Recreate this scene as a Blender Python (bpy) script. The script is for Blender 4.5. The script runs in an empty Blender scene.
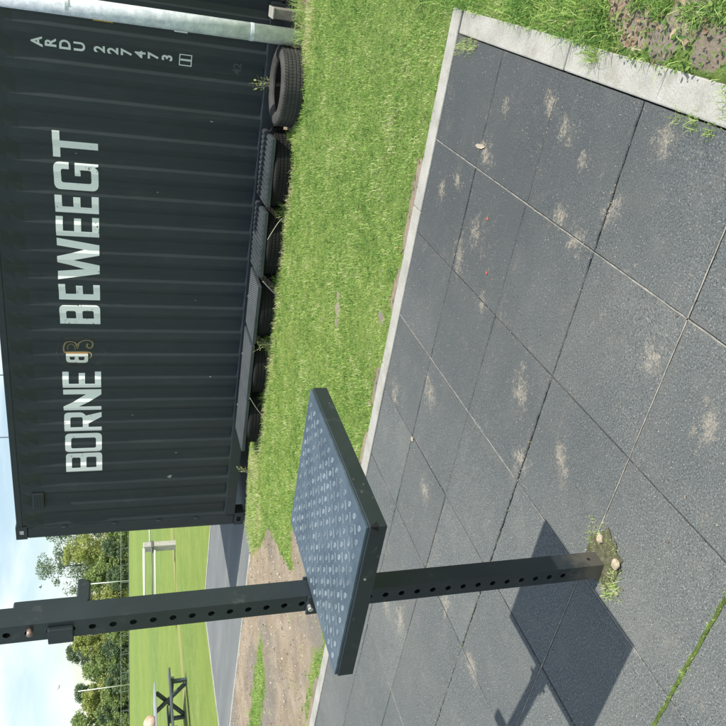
import bpy, bmesh, math, random
import numpy as np
from mathutils import Vector, Matrix, noise as mnoise
R = math.radians
rnd = random.Random(7)
rng = np.random.default_rng(7)
scn = bpy.context.scene
COL = scn.collection

# ------------------------------------------------------------------ camera
CAM_H = 1.55
yaw, pitch = R(30.4), math.atan(245 / 730)
F = Vector((-math.sin(yaw) * math.cos(pitch), math.cos(yaw) * math.cos(pitch), -math.sin(pitch)))
RT = Vector((math.cos(yaw), math.sin(yaw), 0))
UP = RT.cross(F)
cam_data = bpy.data.cameras.new('camera')
cam = bpy.data.objects.new('camera', cam_data); COL.objects.link(cam)
cam_data.sensor_width = 36; cam_data.lens = 36 * 730 / 726
cam_data.clip_start = 0.05; cam_data.clip_end = 4000
m = Matrix((-UP, RT, -F)).transposed()          # the phone was held on its side: the picture lies rolled by 90 degrees
cam.matrix_world = Matrix.Translation((0, 0, CAM_H)) @ m.to_4x4()
scn.camera = cam

# ------------------------------------------------------------------ sun, sky, exposure
SUN_DIR = Vector((0.655, -0.05, 1.0)).normalized()      # towards the sun
sun_el = math.asin(SUN_DIR.z); sun_az = math.atan2(SUN_DIR.x, SUN_DIR.y)
sd = bpy.data.lights.new('sun', 'SUN'); sd.energy = 4.6; sd.angle = R(0.53); sd.color = (1.0, 0.95, 0.87)
so = bpy.data.objects.new('sun', sd); COL.objects.link(so)
so.rotation_euler = SUN_DIR.to_track_quat('Z', 'Y').to_euler(); so.location = (10, 0, 20)

w = bpy.data.worlds.new('World'); scn.world = w; w.use_nodes = True
nt = w.node_tree; nt.nodes.clear()
def N(t, typ, **kw):
    n = t.nodes.new(typ)
    for k, v in kw.items(): setattr(n, k, v)
    return n
sky = N(nt, 'ShaderNodeTexSky', sky_type='NISHITA', sun_disc=False, sun_elevation=sun_el, sun_rotation=sun_az)
sky.air_density = 1.1; sky.dust_density = 0.6; sky.ozone_density = 1.0
bg = N(nt, 'ShaderNodeBackground'); bg.inputs['Strength'].default_value = 0.12
outw = N(nt, 'ShaderNodeOutputWorld')
tc = N(nt, 'ShaderNodeTexCoord'); sep = N(nt, 'ShaderNodeSeparateXYZ')
nt.links.new(tc.outputs['Generated'], sep.inputs[0])
zadd = N(nt, 'ShaderNodeMath', operation='ADD'); zadd.inputs[1].default_value = 0.22
nt.links.new(sep.outputs['Z'], zadd.inputs[0])
zmax = N(nt, 'ShaderNodeMath', operation='MAXIMUM'); zmax.inputs[1].default_value = 0.05
nt.links.new(zadd.outputs[0], zmax.inputs[0])
dvx = N(nt, 'ShaderNodeMath', operation='DIVIDE'); dvy = N(nt, 'ShaderNodeMath', operation='DIVIDE')
nt.links.new(sep.outputs['X'], dvx.inputs[0]); nt.links.new(zmax.outputs[0], dvx.inputs[1])
nt.links.new(sep.outputs['Y'], dvy.inputs[0]); nt.links.new(zmax.outputs[0], dvy.inputs[1])
cmb = N(nt, 'ShaderNodeCombineXYZ')
nt.links.new(dvx.outputs[0], cmb.inputs[0]); nt.links.new(dvy.outputs[0], cmb.inputs[1])
cn = N(nt, 'ShaderNodeTexNoise'); cn.inputs['Scale'].default_value = 1.15; cn.inputs['Detail'].default_value = 9
cn.inputs['Roughness'].default_value = 0.52; cn.inputs['Distortion'].default_value = 0.35
nt.links.new(cmb.outputs[0], cn.inputs['Vector'])
cr = N(nt, 'ShaderNodeValToRGB')
cr.color_ramp.elements[0].position = 0.46; cr.color_ramp.elements[0].color = (0.05, 0.05, 0.05, 1)
cr.color_ramp.elements[1].position = 0.63; cr.color_ramp.elements[1].color = (1, 1, 1, 1)
nt.links.new(cn.outputs['Fac'], cr.inputs[0])
mxw = N(nt, 'ShaderNodeMix', data_type='RGBA')
mxw.inputs['B'].default_value = (7.0, 7.7, 8.1, 1)
nt.links.new(cr.outputs[0], mxw.inputs['Factor']); nt.links.new(sky.outputs[0], mxw.inputs['A'])
nt.links.new(mxw.outputs['Result'], bg.inputs['Color']); nt.links.new(bg.outputs[0], outw.inputs[0])

vs = scn.view_settings
vs.view_transform = 'Standard'; vs.look = 'None'; vs.gamma = 1; vs.exposure = 0.37; vs.use_curve_mapping = False
scn.render.engine = 'CYCLES'; scn.cycles.max_bounces = 6

# ------------------------------------------------------------------ materials
def mat(name, col, rough=0.6, metal=0.0, spec=0.5):
    m = bpy.data.materials.new(name); m.use_nodes = True
    b = m.node_tree.nodes['Principled BSDF']
    b.inputs['Base Color'].default_value = (*col, 1); b.inputs['Roughness'].default_value = rough
    b.inputs['Metallic'].default_value = metal
    b.inputs['Specular IOR Level'].default_value = spec
    return m
def BS(m): return m.node_tree.nodes['Principled BSDF']
def objco(t):
    for n in t.nodes:
        if n.name == 'OC': return n.outputs['Object']
    n = t.nodes.new('ShaderNodeTexCoord'); n.name = 'OC'
    return n.outputs['Object']
def noise(t, scale, detail=4, rough=0.55, vec=None, mapping=None, dist=0.0):
    n = t.nodes.new('ShaderNodeTexNoise'); n.inputs['Scale'].default_value = scale
    n.inputs['Detail'].default_value = detail; n.inputs['Roughness'].default_value = rough
    n.inputs['Distortion'].default_value = dist
    src = vec or objco(t)
    if mapping:
        mp = t.nodes.new('ShaderNodeMapping'); mp.inputs['Scale'].default_value = mapping
        t.links.new(src, mp.inputs[0]); src = mp.outputs[0]
    t.links.new(src, n.inputs['Vector'])
    return n.outputs['Fac']
def ramp(t, fac, stops, interp='LINEAR'):
    n = t.nodes.new('ShaderNodeValToRGB'); n.color_ramp.interpolation = interp
    e = n.color_ramp.elements
    while len(e) < len(stops): e.new(0.5)
    for i, (p, c) in enumerate(stops):
        e[i].position = p; e[i].color = (*c, 1) if len(c) == 3 else c
    t.links.new(fac, n.inputs[0])
    return n.outputs[0]
def step(t, fac, a, b):
    n = t.nodes.new('ShaderNodeMapRange'); n.inputs['From Min'].default_value = a; n.inputs['From Max'].default_value = b
    n.interpolation_type = 'SMOOTHSTEP'
    t.links.new(fac, n.inputs[0]); return n.outputs[0]
def mixc(t, fac, a, b, mode='MIX'):
    n = t.nodes.new('ShaderNodeMix'); n.data_type = 'RGBA'; n.blend_type = mode
    for nm, v in (('Factor', fac), ('A', a), ('B', b)):
        if isinstance(v, (int, float)): n.inputs[nm].default_value = v
        elif isinstance(v, tuple): n.inputs[nm].default_value = (*v, 1)
        else: t.links.new(v, n.inputs[nm])
    return n.outputs['Result']
def mth(t, op, a, b=None):
    n = t.nodes.new('ShaderNodeMath'); n.operation = op
    for i, v in enumerate((a, b)):
        if v is None: continue
        if isinstance(v, (int, float)): n.inputs[i].default_value = v
        else: t.links.new(v, n.inputs[i])
    return n.outputs[0]
def bump(m, h, strength=0.3, dist=0.01):
    t = m.node_tree; n = t.nodes.new('ShaderNodeBump'); n.inputs['Strength'].default_value = strength
    n.inputs['Distance'].default_value = dist
    t.links.new(h, n.inputs['Height']); t.links.new(n.outputs[0], BS(m).inputs['Normal'])

# painted dark steel
def steel_paint(name, a, b, rough=0.42, sc=6, dust=0.0, dustcol=(0.2, 0.19, 0.17), bstr=0.05, mapping=None):
    m = mat(name, a, rough); t = m.node_tree
    c = mixc(t, step(t, noise(t, sc, 6, mapping=mapping), 0.3, 0.7), a, b)
    if dust:
        d = mth(t, 'MULTIPLY', step(t, noise(t, sc * 4, 8, 0.7, mapping=mapping), 0.55, 0.8), dust)
        c = mixc(t, d, c, dustcol)
    t.links.new(c, BS(m).inputs['Base Color'])
    r = t.nodes.new('ShaderNodeMapRange'); r.inputs['To Min'].default_value = rough - .07; r.inputs['To Max'].default_value = rough + .12
    t.links.new(noise(t, sc * 7, 4), r.inputs[0]); t.links.new(r.outputs[0], BS(m).inputs['Roughness'])
    bump(m, noise(t, 160, 3), bstr, 0.002)
    return m
M_cont = steel_paint('container_paint', (0.017, 0.024, 0.029), (0.024, 0.033, 0.038), 0.48, 1.2, 0.22, (0.12, 0.12, 0.11), 0.06, mapping=(1, 1, .35))
M_rig = steel_paint('rig_powder_coat', (0.017, 0.024, 0.028), (0.024, 0.032, 0.037), 0.40, 5, 0.3)
M_rigd = steel_paint('rig_powder_coat_dusty', (0.05, 0.055, 0.055), (0.10, 0.105, 0.10), 0.65, 14, 0.5)
t = M_cont.node_tree; bn_ = [n for n in t.nodes if n.type == 'BUMP'][0]
b2 = t.nodes.new('ShaderNodeBump'); b2.inputs['Strength'].default_value = .5; b2.inputs['Distance'].default_value = .03
t.links.new(noise(t, 1.8, 3, .5, mapping=(1, 1, .6)), b2.inputs['Height']); t.links.new(b2.outputs[0], bn_.inputs['Normal'])
c0 = BS(M_cont).inputs['Base Color'].links[0].from_socket
dust_ = mth(t, 'MULTIPLY', step(t, noise(t, 9, 8, .8, mapping=(2.2, 1, .12)), .52, .75), .35)
c1 = mixc(t, dust_, c0, (0.085, 0.088, 0.082))
rust_ = mth(t, 'MULTIPLY', step(t, noise(t, 30, 6, .8), .70, .76), .6)
t.links.new(mixc(t, rust_, c1, (0.14, 0.09, 0.06)), BS(M_cont).inputs['Base Color'])
def foot_dust(m):
    t = m.node_tree; c0 = BS(m).inputs['Base Color'].links[0].from_socket
    sx = t.nodes.new('ShaderNodeSeparateXYZ'); gm = t.nodes.new('ShaderNodeNewGeometry'); t.links.new(gm.outputs['Position'], sx.inputs[0])
    v = mth(t, 'ADD', sx.outputs['Z'], mth(t, 'MULTIPLY', mth(t, 'SUBTRACT', noise(t, 22, 6, .75), .5), .30))
    f = mth(t, 'MULTIPLY', step(t, v, .17, .04), .8)
    t.links.new(mixc(t, f, c0, (0.105, 0.095, 0.078)), BS(m).inputs['Base Color'])
M_hole = mat('hole_inside', (0.004, 0.004, 0.004), 0.9)
M_zinc = mat('galvanised', (0.42, 0.47, 0.47), 0.45, 0.0)
t = M_zinc.node_tree
t.links.new(ramp(t, noise(t, 14, 8, 0.7), [(0.35, (0.50, 0.53, 0.57)), (0.5, (0.66, 0.69, 0.73)), (0.65, (0.84, 0.86, 0.88))]), BS(M_zinc).inputs['Base Color'])
bump(M_zinc, noise(t, 60, 4), 0.15, 0.003)
M_bolt = mat('bolt_steel', (0.6, 0.6, 0.58), 0.3, 0.8)
M_rust = mat('copper_pin', (0.33, 0.23, 0.20), 0.45, 0.4)

def paint_worn(name, col, dark, sc=16, lo=.60, hi=.66):
    m = mat(name, col, 0.55); t = m.node_tree
    n1 = noise(t, sc, 6, 0.75, mapping=(1, 1, 2.0)); n2 = noise(t, 2.6, 3)
    v = mth(t, 'ADD', mth(t, 'MULTIPLY', n1, 0.72), mth(t, 'MULTIPLY', n2, 0.34))
    t.links.new(mixc(t, step(t, v, lo, hi), col, dark), BS(m).inputs['Base Color'])
    return m
M_white = paint_worn('lettering_paint', (0.92, 0.94, 0.93), (0.10, 0.11, 0.11), 16, .63, .68)
M_code = mat('code_paint', (0.8, 0.82, 0.8), 0.5)
M_wb = mat('emblem_white', (0.72, 0.74, 0.70), 0.5)
M_gold = mat('emblem_gold', (0.27, 0.22, 0.11), 0.5)
M_goldf = mat('emblem_faint_gold', (0.065, 0.068, 0.05), 0.55)
M_orange = mat('emblem_orange', (0.55, 0.26, 0.08), 0.5)
M_yel = mat('yellow_sticker', (0.62, 0.36, 0.04), 0.5)
t = M_yel.node_tree
t.links.new(ramp(t, noise(t, 60, 2), [(0.38, (0.25, 0.16, 0.03)), (0.45, (0.62, 0.36, 0.04))]), BS(M_yel).inputs['Base Color'])

# rubber granulate tiles
def rubber(name, spots):
    m = mat(name, (0.1, 0.1, 0.1), 0.85, spec=0.25); t = m.node_tree
    g = noise(t, 215, 2, 0.8); g2 = noise(t, 165, 3, 0.75); big = noise(t, 1.3, 5, 0.6); mid = noise(t, 7, 6, 0.65)
    base = ramp(t, big, [(0.3, (0.104, 0.118, 0.115)), (0.5, (0.134, 0.144, 0.137)), (0.7, (0.160, 0.167, 0.154))])
    base = mixc(t, mth(t, 'MULTIPLY', step(t, g, 0.50, 0.33), 0.95), base, (0.022, 0.027, 0.030))
    base = mixc(t, mth(t, 'MULTIPLY', step(t, g2, 0.54, 0.68), 0.75), base, (0.36, 0.38, 0.37))
    base = mixc(t, mth(t, 'MULTIPLY', step(t, g2, 0.42, 0.25), 0.4), base, (0.05, 0.057, 0.06))
    base = mixc(t, mth(t, 'MULTIPLY', step(t, mid, 0.48, 0.72), 0.30), base, (0.21, 0.205, 0.18))
    gp = t.nodes.new('ShaderNodeVectorMath'); gp.operation = 'DISTANCE'; gp.inputs[1].default_value = (-.35, 3.1, 0)
    t.links.new(objco(t), gp.inputs[0])
    wash = mth(t, 'ADD', gp.outputs['Value'], mth(t, 'MULTIPLY', mth(t, 'SUBTRACT', noise(t, 1.6, 4), .5), 1.6))
    base = mixc(t, mth(t, 'MULTIPLY', step(t, wash, 2.3, .5), .62), base, (0.042, 0.048, 0.052))   # darker towards the kerb corner
    tone = t.nodes.new('ShaderNodeAttribute'); tone.attribute_name = 'tone'
    base = mixc(t, mth(t, 'MULTIPLY', tone.outputs['Fac'], .26), base, (0.055, 0.062, 0.064))
    # walked in sand, each stain with a place and a ragged shape of its own
    dn = mth(t, 'MULTIPLY', mth(t, 'SUBTRACT', noise(t, 24, 6, 0.8), 0.5), 5.5)
    total = None
    for (x, y, r, e, a) in spots:
        mp = t.nodes.new('ShaderNodeMapping'); mp.vector_type = 'TEXTURE'
        mp.inputs['Location'].default_value = (x, y, 0); mp.inputs['Rotation'].default_value = (0, 0, a)
        mp.inputs['Scale'].default_value = (r, r * e, 1)
        t.links.new(objco(t), mp.inputs[0])
        ln = t.nodes.new('ShaderNodeVectorMath'); ln.operation = 'LENGTH'
        mu = t.nodes.new('ShaderNodeVectorMath'); mu.operation = 'MULTIPLY'; mu.inputs[1].default_value = (1, 1, 0)
        t.links.new(mp.outputs[0], mu.inputs[0]); t.links.new(mu.outputs[0], ln.inputs[0])
        v = step(t, mth(t, 'ADD', ln.outputs['Value'], dn), 1.0, -.1)
        total = v if total is None else mth(t, 'MAXIMUM', total, v)
    grain = step(t, noise(t, 90, 5, 0.8), 0.36, 0.60)
    f = mth(t, 'MULTIPLY', mth(t, 'MULTIPLY', total, grain), 0.6)
    base = mixc(t, f, base, (0.44, 0.385, 0.29))
    # fine pale dust streaks all over
    streak = step(t, noise(t, 55, 6, 0.75, mapping=(1, .45, 1)), 0.56, 0.78)
    streak = mth(t, 'MULTIPLY', streak, step(t, noise(t, 2.2, 4), 0.42, 0.62))
    base = mixc(t, mth(t, 'MULTIPLY', streak, 0.65), base, (0.37, 0.34, 0.27))
    scuff = mth(t, 'MULTIPLY', step(t, noise(t, 5.5, 7, 0.75, mapping=(.7, 1.3, 1), dist=.8), 0.56, 0.72), step(t, noise(t, 70, 4, .8), .42, .62))
    base = mixc(t, mth(t, 'MULTIPLY', scuff, 0.5), base, (0.30, 0.255, 0.19))
    t.links.new(base, BS(m).inputs['Base Color'])
    bump(m, mth(t, 'ADD', g, g2), 0.55, 0.004)
    return m
spots = [(-0.66,2.98,.10,.5,1.2),(-1.16,3.0,.11,.5,.3),(-.44,2.9,.05,.7,0),(-.36,2.56,.06,.8,.5),(-.43,2.41,.07,.6,.9),(-.5,2.24,.05,.7,0),
 (-.6,2.01,.075,.6,2.6),(-.71,2.29,.06,.8,1),(-.33,1.88,.06,.8,0),(-.85,3.2,.07,.5,1),(-2.2,3.38,.10,.6,.4),(-1.91,2.95,.11,.6,1.1),(-1.42,2.19,.11,.6,.5),
 (-1.26,2.67,.06,.8,.5),(-.92,1.6,.07,.7,.5),(-2.75,1.91,.10,.5,1.4),(-1.48,1.82,.09,.5,.8),(-.97,1.3,.08,.7,.1),(-.75,2.15,.07,.7,0),(-1.66,2.05,.08,.7,2),
 (-3.28,2.65,.12,.6,0),(-3.37,2.88,.12,.6,1),(-2.71,2.27,.10,.6,.4),(-2.4,2.75,.09,.6,.9),(-1.0,2.9,.08,.7,.2),(-.95,3.35,.08,.5,0)]
M_mat = rubber('rubber_granulate', spots)

M_bed = mat('joint_bed', (0.03, 0.032, 0.03), 0.95)
def earthy(name, stops, sc=20, b=0.6, bd=0.01):
    m = mat(name, (0.3, 0.3, 0.3), 0.95, spec=0.2); t = m.node_tree
    t.links.new(ramp(t, noise(t, sc, 8, 0.7), stops), BS(m).inputs['Base Color'])
    bump(m, noise(t, sc * 3, 5, 0.7), b, bd)
    return m
M_sand = earthy('joint_sand', [(0.35, (0.16, 0.16, 0.14)), (0.6, (0.36, 0.34, 0.29))], 30)
M_sandthin = earthy('joint_grit', [(0.4, (0.05, 0.055, 0.055)), (0.65, (0.14, 0.14, 0.13))], 22)
M_moss = earthy('joint_moss', [(0.3, (0.05, 0.07, 0.02)), (0.6, (0.13, 0.19, 0.04))], 40, 1.0, 0.01)
M_kerb = mat('kerb_concrete', (0.4, 0.39, 0.36), 0.9, spec=0.3); t = M_kerb.node_tree
c = ramp(t, noise(t, 5, 6, 0.6), [(0.3, (0.29, 0.285, 0.25)), (0.5, (0.37, 0.365, 0.325)), (0.72, (0.44, 0.43, 0.39))])
c = mixc(t, mth(t, 'MULTIPLY', step(t, noise(t, 190, 3, 0.7), 0.52, 0.32), 0.6), c, (0.17, 0.17, 0.155))
c = mixc(t, mth(t, 'MULTIPLY', step(t, noise(t, 150, 3, 0.7, mapping=(1.1, .9, 1)), 0.58, 0.75), 0.6), c, (0.62, 0.6, 0.54))
c = mixc(t, mth(t, 'MULTIPLY', step(t, noise(t, 11, 7, .8), .48, .72), .65), c, (0.23, 0.215, 0.165))
t.links.new(c, BS(M_kerb).inputs['Base Color']); bump(M_kerb, noise(t, 130, 4, 0.7), 0.5, 0.004)
M_path = mat('path_asphalt', (0.17, 0.18, 0.18), 0.9, spec=0.3); t = M_path.node_tree
c = ramp(t, noise(t, 1.4, 6, 0.65, mapping=(.5, 1.6, 1)), [(0.3, (0.125, 0.135, 0.135)), (0.6, (0.165, 0.175, 0.17)), (0.75, (0.22, 0.22, 0.20))])
c = mixc(t, mth(t, 'MULTIPLY', step(t, noise(t, 60, 4, 0.8), 0.5, 0.7), 0.4), c, (0.30, 0.29, 0.27))
t.links.new(c, BS(M_path).inputs['Base Color']); bump(M_path, noise(t, 90, 3), 0.4, 0.004)

# ground: turf and bare sandy soil, told apart by the vertex attribute "soil"; dry straw by "dry"
M_gr = mat('turf_and_soil', (0.1, 0.15, 0.04), 0.95, spec=0.15); t = M_gr.node_tree
def attr(t, nm):
    n = t.nodes.new('ShaderNodeAttribute'); n.attribute_name = nm; return n.outputs['Fac']
g_big = noise(t, 0.06, 5, 0.6, mapping=(1.6, .5, 1)); g_mid = noise(t, 1.1, 6, 0.7); g_f = noise(t, 26, 5, 0.8)
green = ramp(t, mth(t, 'ADD', mth(t, 'MULTIPLY', g_mid, 0.45), mth(t, 'MULTIPLY', g_f, 0.55)),
             [(0.34, (0.10, 0.17, 0.04)), (0.5, (0.18, 0.26, 0.065)), (0.66, (0.29, 0.35, 0.11))])
green = mixc(t, mth(t, 'MULTIPLY', step(t, noise(t, 5.5, 6, .8), .46, .66), .42), green, (0.10, 0.165, 0.04))
green = mixc(t, mth(t, 'MULTIPLY', step(t, noise(t, .45, 6, .75), .52, .68), .40), green, (0.34, 0.36, 0.13))
green = mixc(t, mth(t, 'MULTIPLY', step(t, g_big, 0.42, 0.62), 0.45), green, (0.25, 0.31, 0.06))
soilc = ramp(t, noise(t, 3.2, 8, 0.7), [(0.3, (0.26, 0.195, 0.135)), (0.5, (0.355, 0.285, 0.205)), (0.7, (0.45, 0.37, 0.28))])
soilc = mixc(t, mth(t, 'MULTIPLY', step(t, noise(t, 0.9, 5, 0.6), 0.46, 0.62), 0.75), soilc, (0.215, 0.20, 0.175))
soilc = mixc(t, mth(t, 'MULTIPLY', step(t, noise(t, 38, 5, 0.8), 0.60, 0.72), 0.7), soilc, (0.11, 0.09, 0.06))
soilc = mixc(t, mth(t, 'MULTIPLY', step(t, noise(t, 55, 4, 0.8), 0.58, 0.70), 0.6), soilc, (0.60, 0.54, 0.43))
a = mth(t, 'ADD', attr(t, 'soil'), mth(t, 'MULTIPLY', mth(t, 'SUBTRACT', noise(t, 9, 7, 0.75), 0.5), 0.9))
c = mixc(t, step(t, a, 0.34, 0.52), green, soilc)
d = mth(t, 'ADD', attr(t, 'dry'), mth(t, 'MULTIPLY', mth(t, 'SUBTRACT', noise(t, 14, 6, 0.75), 0.5), 0.8))
c = mixc(t, mth(t, 'MULTIPLY', step(t, d, 0.4, 0.65), 0.8), c, (0.33, 0.31, 0.12))
t.links.new(c, BS(M_gr).inputs['Base Color'])
bump(M_gr, mth(t, 'ADD', noise(t, 30, 6, 0.8), mth(t, 'MULTIPLY', noise(t, 6, 4), 0.6)), 0.8, 0.03)

def leafmat(name, stops, trans=0.35, rough=0.6, attrname='tint'):
    m = mat(name, (0.1, 0.1, 0.1), rough, spec=0.25); t = m.node_tree
    col = ramp(t, attr(t, attrname), stops)
    t.links.new(col, BS(m).inputs['Base Color'])
    tr = t.nodes.new('ShaderNodeBsdfTranslucent'); t.links.new(col, tr.inputs['Color'])
    ms = t.nodes.new('ShaderNodeMixShader'); ms.inputs[0].default_value = trans
    o = t.nodes['Material Output']
    t.links.new(BS(m).outputs[0], ms.inputs[1]); t.links.new(tr.outputs[0], ms.inputs[2]); t.links.new(ms.outputs[0], o.inputs[0])
    return m
M_blade = leafmat('grass_blade', [(0.0, (0.07, 0.18, 0.045)), (0.3, (0.22, 0.39, 0.085)), (0.6, (0.43, 0.58, 0.155)), (0.82, (0.56, 0.60, 0.29)), (1.0, (0.74, 0.68, 0.46))], 0.35)
M_leaf_g = leafmat('broad_leaf', [(0, (0.06, 0.14, 0.03)), (0.6, (0.16, 0.27, 0.06)), (1, (0.35, 0.38, 0.13))], 0.3)
M_litter = leafmat('dead_leaf', [(0, (0.16, 0.10, 0.06)), (0.6, (0.29, 0.20, 0.13)), (1, (0.46, 0.36, 0.25))], 0.2)
M_bark = mat('bark', (0.09, 0.085, 0.06), 0.95)

# ------------------------------------------------------------------ mesh helpers
class MB:
    def __init__(s): s.v = []; s.f = []
    def add(s, vs, fs):
        o = len(s.v); s.v += [tuple(v) for v in vs]; s.f += [tuple(i + o for i in f) for f in fs]
    def box(s, x0, x1, y0, y1, z0, z1, mtx=None):
        vs = [Vector(p) for p in ((x0,y0,z0),(x1,y0,z0),(x1,y1,z0),(x0,y1,z0),(x0,y0,z1),(x1,y0,z1),(x1,y1,z1),(x0,y1,z1))]
        if mtx: vs = [mtx @ v for v in vs]
        s.add(vs, [(0,3,2,1),(4,5,6,7),(0,1,5,4),(1,2,6,5),(2,3,7,6),(3,0,4,7)])
    def tube(s, pts, r, n=12, cap=True):
        pts = [Vector(p) for p in pts]; rs = r if isinstance(r, (list, tuple)) else [r] * len(pts)
        rings = []
        for i, p in enumerate(pts):
            d = (pts[min(i + 1, len(pts) - 1)] - pts[max(i - 1, 0)]).normalized()
            a = Vector((0, 0, 1)) if abs(d.z) < .9 else Vector((1, 0, 0))
            u = d.cross(a).normalized(); v = d.cross(u)
            rings.append([p + (u * math.cos(2 * math.pi * k / n) + v * math.sin(2 * math.pi * k / n)) * rs[i] for k in range(n)])
        vs = [q for rg in rings for q in rg]; fs = []
        for i in range(len(pts) - 1):
            for k in range(n):
                fs.append((i*n+k, i*n+(k+1) % n, (i+1)*n+(k+1) % n, (i+1)*n+k))
        if cap:
            fs.append(tuple(range(n))[::-1]); fs.append(tuple((len(pts)-1)*n + k for k in range(n)))
        s.add(vs, fs)
    def prism(s, poly, z0, z1):
        n = len(poly)
        s.add([(x, y, z0) for x, y in poly] + [(x, y, z1) for x, y in poly],
              [tuple(range(n))[::-1], tuple(range(n, 2*n))] + [(i, (i+1) % n, n+(i+1) % n, n+i) for i in range(n)])
    def lathe(s, prof, c, n=32, axis='Z'):
        vs = []; fs = []; k = len(prof)
        for i in range(n):
            a = 2 * math.pi * i / n
            for (r, h) in prof:
                vs.append((c[0] + r*math.cos(a), c[1] + r*math.sin(a), c[2] + h))
        for i in range(n):
            for j in range(k):
                fs.append((i*k+j, ((i+1) % n)*k+j, ((i+1) % n)*k+(j+1) % k, i*k+(j+1) % k))
        s.add(vs, fs)
def obj(name, mb, m, parent=None, bevel=0, smooth=False, seg=2):
    me = bpy.data.meshes.new(name)
    if isinstance(mb, MB): me.from_pydata(mb.v, [], mb.f)
    else: me.from_pydata(mb[0], [], mb[1])
    me.update()
    bm = bmesh.new(); bm.from_mesh(me); bmesh.ops.recalc_face_normals(bm, faces=bm.faces); bm.to_mesh(me); bm.free()
    if m: me.materials.append(m)
    o = bpy.data.objects.new(name, me); COL.objects.link(o)
    if parent: o.parent = parent; o.location = -Vector(parent.get('_o', (0, 0, 0)))
    if bevel:
        b = o.modifiers.new('bevel', 'BEVEL'); b.width = bevel; b.segments = seg; b.limit_method = 'ANGLE'; b.angle_limit = R(40)
    if smooth:
        me.polygons.foreach_set('use_smooth', [True] * len(me.polygons))
    return o
def tag(o, label=None, cat=None, group=None, kind=None):
    if label: o['label'] = label
    if cat: o['category'] = cat
    if group: o['group'] = group
    if kind: o['kind'] = kind
    return o
def thing(name, loc, label, cat, group=None, rz=0):
    o = bpy.data.objects.new(name, None); COL.objects.link(o); o.location = loc; o.rotation_euler = (0, 0, rz)
    o.empty_display_size = 0.1
    return tag(o, label, cat, group)
def struct(o): o['kind'] = 'structure'; return o
def copy_tree(o, parent=None):
    c = o.copy(); COL.objects.link(c)
    if parent: c.parent = parent
    for ch in list(o.children): copy_tree(ch, c)
    return c
def ss(a, b, x): 
    tt = np.clip((x - a) / (b - a), 0, 1); return tt * tt * (3 - 2 * tt)
def fast_mesh(name, V, T, m, attrs=None, parent=None):
    me = bpy.data.meshes.new(name)
    me.vertices.add(len(V)); me.vertices.foreach_set('co', np.asarray(V, dtype=np.float32).ravel())
    k = T.shape[1]
    me.loops.add(T.size); me.loops.foreach_set('vertex_index', T.astype(np.int32).ravel())
    me.polygons.add(len(T)); me.polygons.foreach_set('loop_start', np.arange(0, T.size, k, dtype=np.int32))
    me.update(calc_edges=True)
    for nm, arr in (attrs or {}).items():
        at = me.attributes.new(nm, 'FLOAT', 'POINT'); at.data.foreach_set('value', np.asarray(arr, dtype=np.float32))
    me.materials.append(m)
    o = bpy.data.objects.new(name, me); COL.objects.link(o)
    if parent: o.parent = parent
    return o
def inpoly(px, py, poly):
    c = np.zeros(px.shape, bool); n = len(poly)
    for i in range(n):
        x1, y1 = poly[i]; x2, y2 = poly[(i + 1) % n]
        if y1 == y2: continue
        k = ((y1 > py) != (y2 > py)) & (px < (x2 - x1) * (py - y1) / (y2 - y1) + x1)
        c ^= k
    return c
def distpoly(px, py, poly):
    d = np.full(px.shape, 1e9); n = len(poly)
    for i in range(n):
        x1, y1 = poly[i]; x2, y2 = poly[(i + 1) % n]
        L = (x2-x1)**2 + (y2-y1)**2 + 1e-12
        tt = np.clip(((px-x1)*(x2-x1) + (py-y1)*(y2-y1)) / L, 0, 1)
        d = np.minimum(d, np.hypot(px - x1 - tt*(x2-x1), py - y1 - tt*(y2-y1)))
    return d

# ------------------------------------------------------------------ ground
MATY = 3.545; KERBX = -0.245
def gh(x, y):
    x = np.asarray(x, float); y = np.asarray(y, float)
    z = 0.003 + 0.047 * ss(3.7, 5.0, y) + 0.04 * ss(4.8, 6.1, y) * ss(-6.2, -5.2, x)
    inmat = (x < -.146) & (y < MATY + .104) & (x > -9.3)
    z = np.where(inmat, -0.06, z)
    pad = (x > -10.75) & (x < 0) & (y > np.where(x < -6.25, 6.42, 6.86)) & (y < 9.45)
    z = np.where(pad, -0.02 + 0 * x, z)
    return z
soil_poly = [(-6.35,6.5),(-6.3,6.25),(-5.85,5.90),(-5.42,5.66),(-5.25,5.58),(-5.21,5.45),(-5.13,5.07),(-4.98,4.71),(-4.90,4.64),(-4.80,4.74),(-4.66,4.86),(-4.5,4.74),
             (-4.45,4.55),(-4.5,4.25),(-4.58,3.95),(-4.75,3.72),(-12.5,3.72),(-12.5,6.40)]
patch1 = [(-6.5,5.40),(-7.0,5.55),(-7.57,5.50),(-8.4,5.45),(-12,5.6),(-12,4.9),(-8.2,4.85),(-7.41,4.85),(-6.8,4.86)]
patch2 = [(-4.9,3.9),(-5.21,3.97),(-5.92,3.85),(-12,3.9),(-12,3.60),(-5.5,3.60),(-4.7,3.60)]
bare = [(-2.15,4.62,.045),(-2.24,4.60,.055),(-2.33,4.57,.04),(-3.3,4.1,.05),(.08,2.32,.09),(-.06,2.17,.07),(-.02,2.28,.05),(-.08,2.02,.06),(-.05,2.0,.06),(.12,1.95,.10),(-.06,1.82,.07),(.25,1.8,.09),(.02,2.9,.05),(.25,2.6,.08),(.4,2.1,.1),(-3.2,3.85,.1),(-1.9,3.8,.05)]
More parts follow.
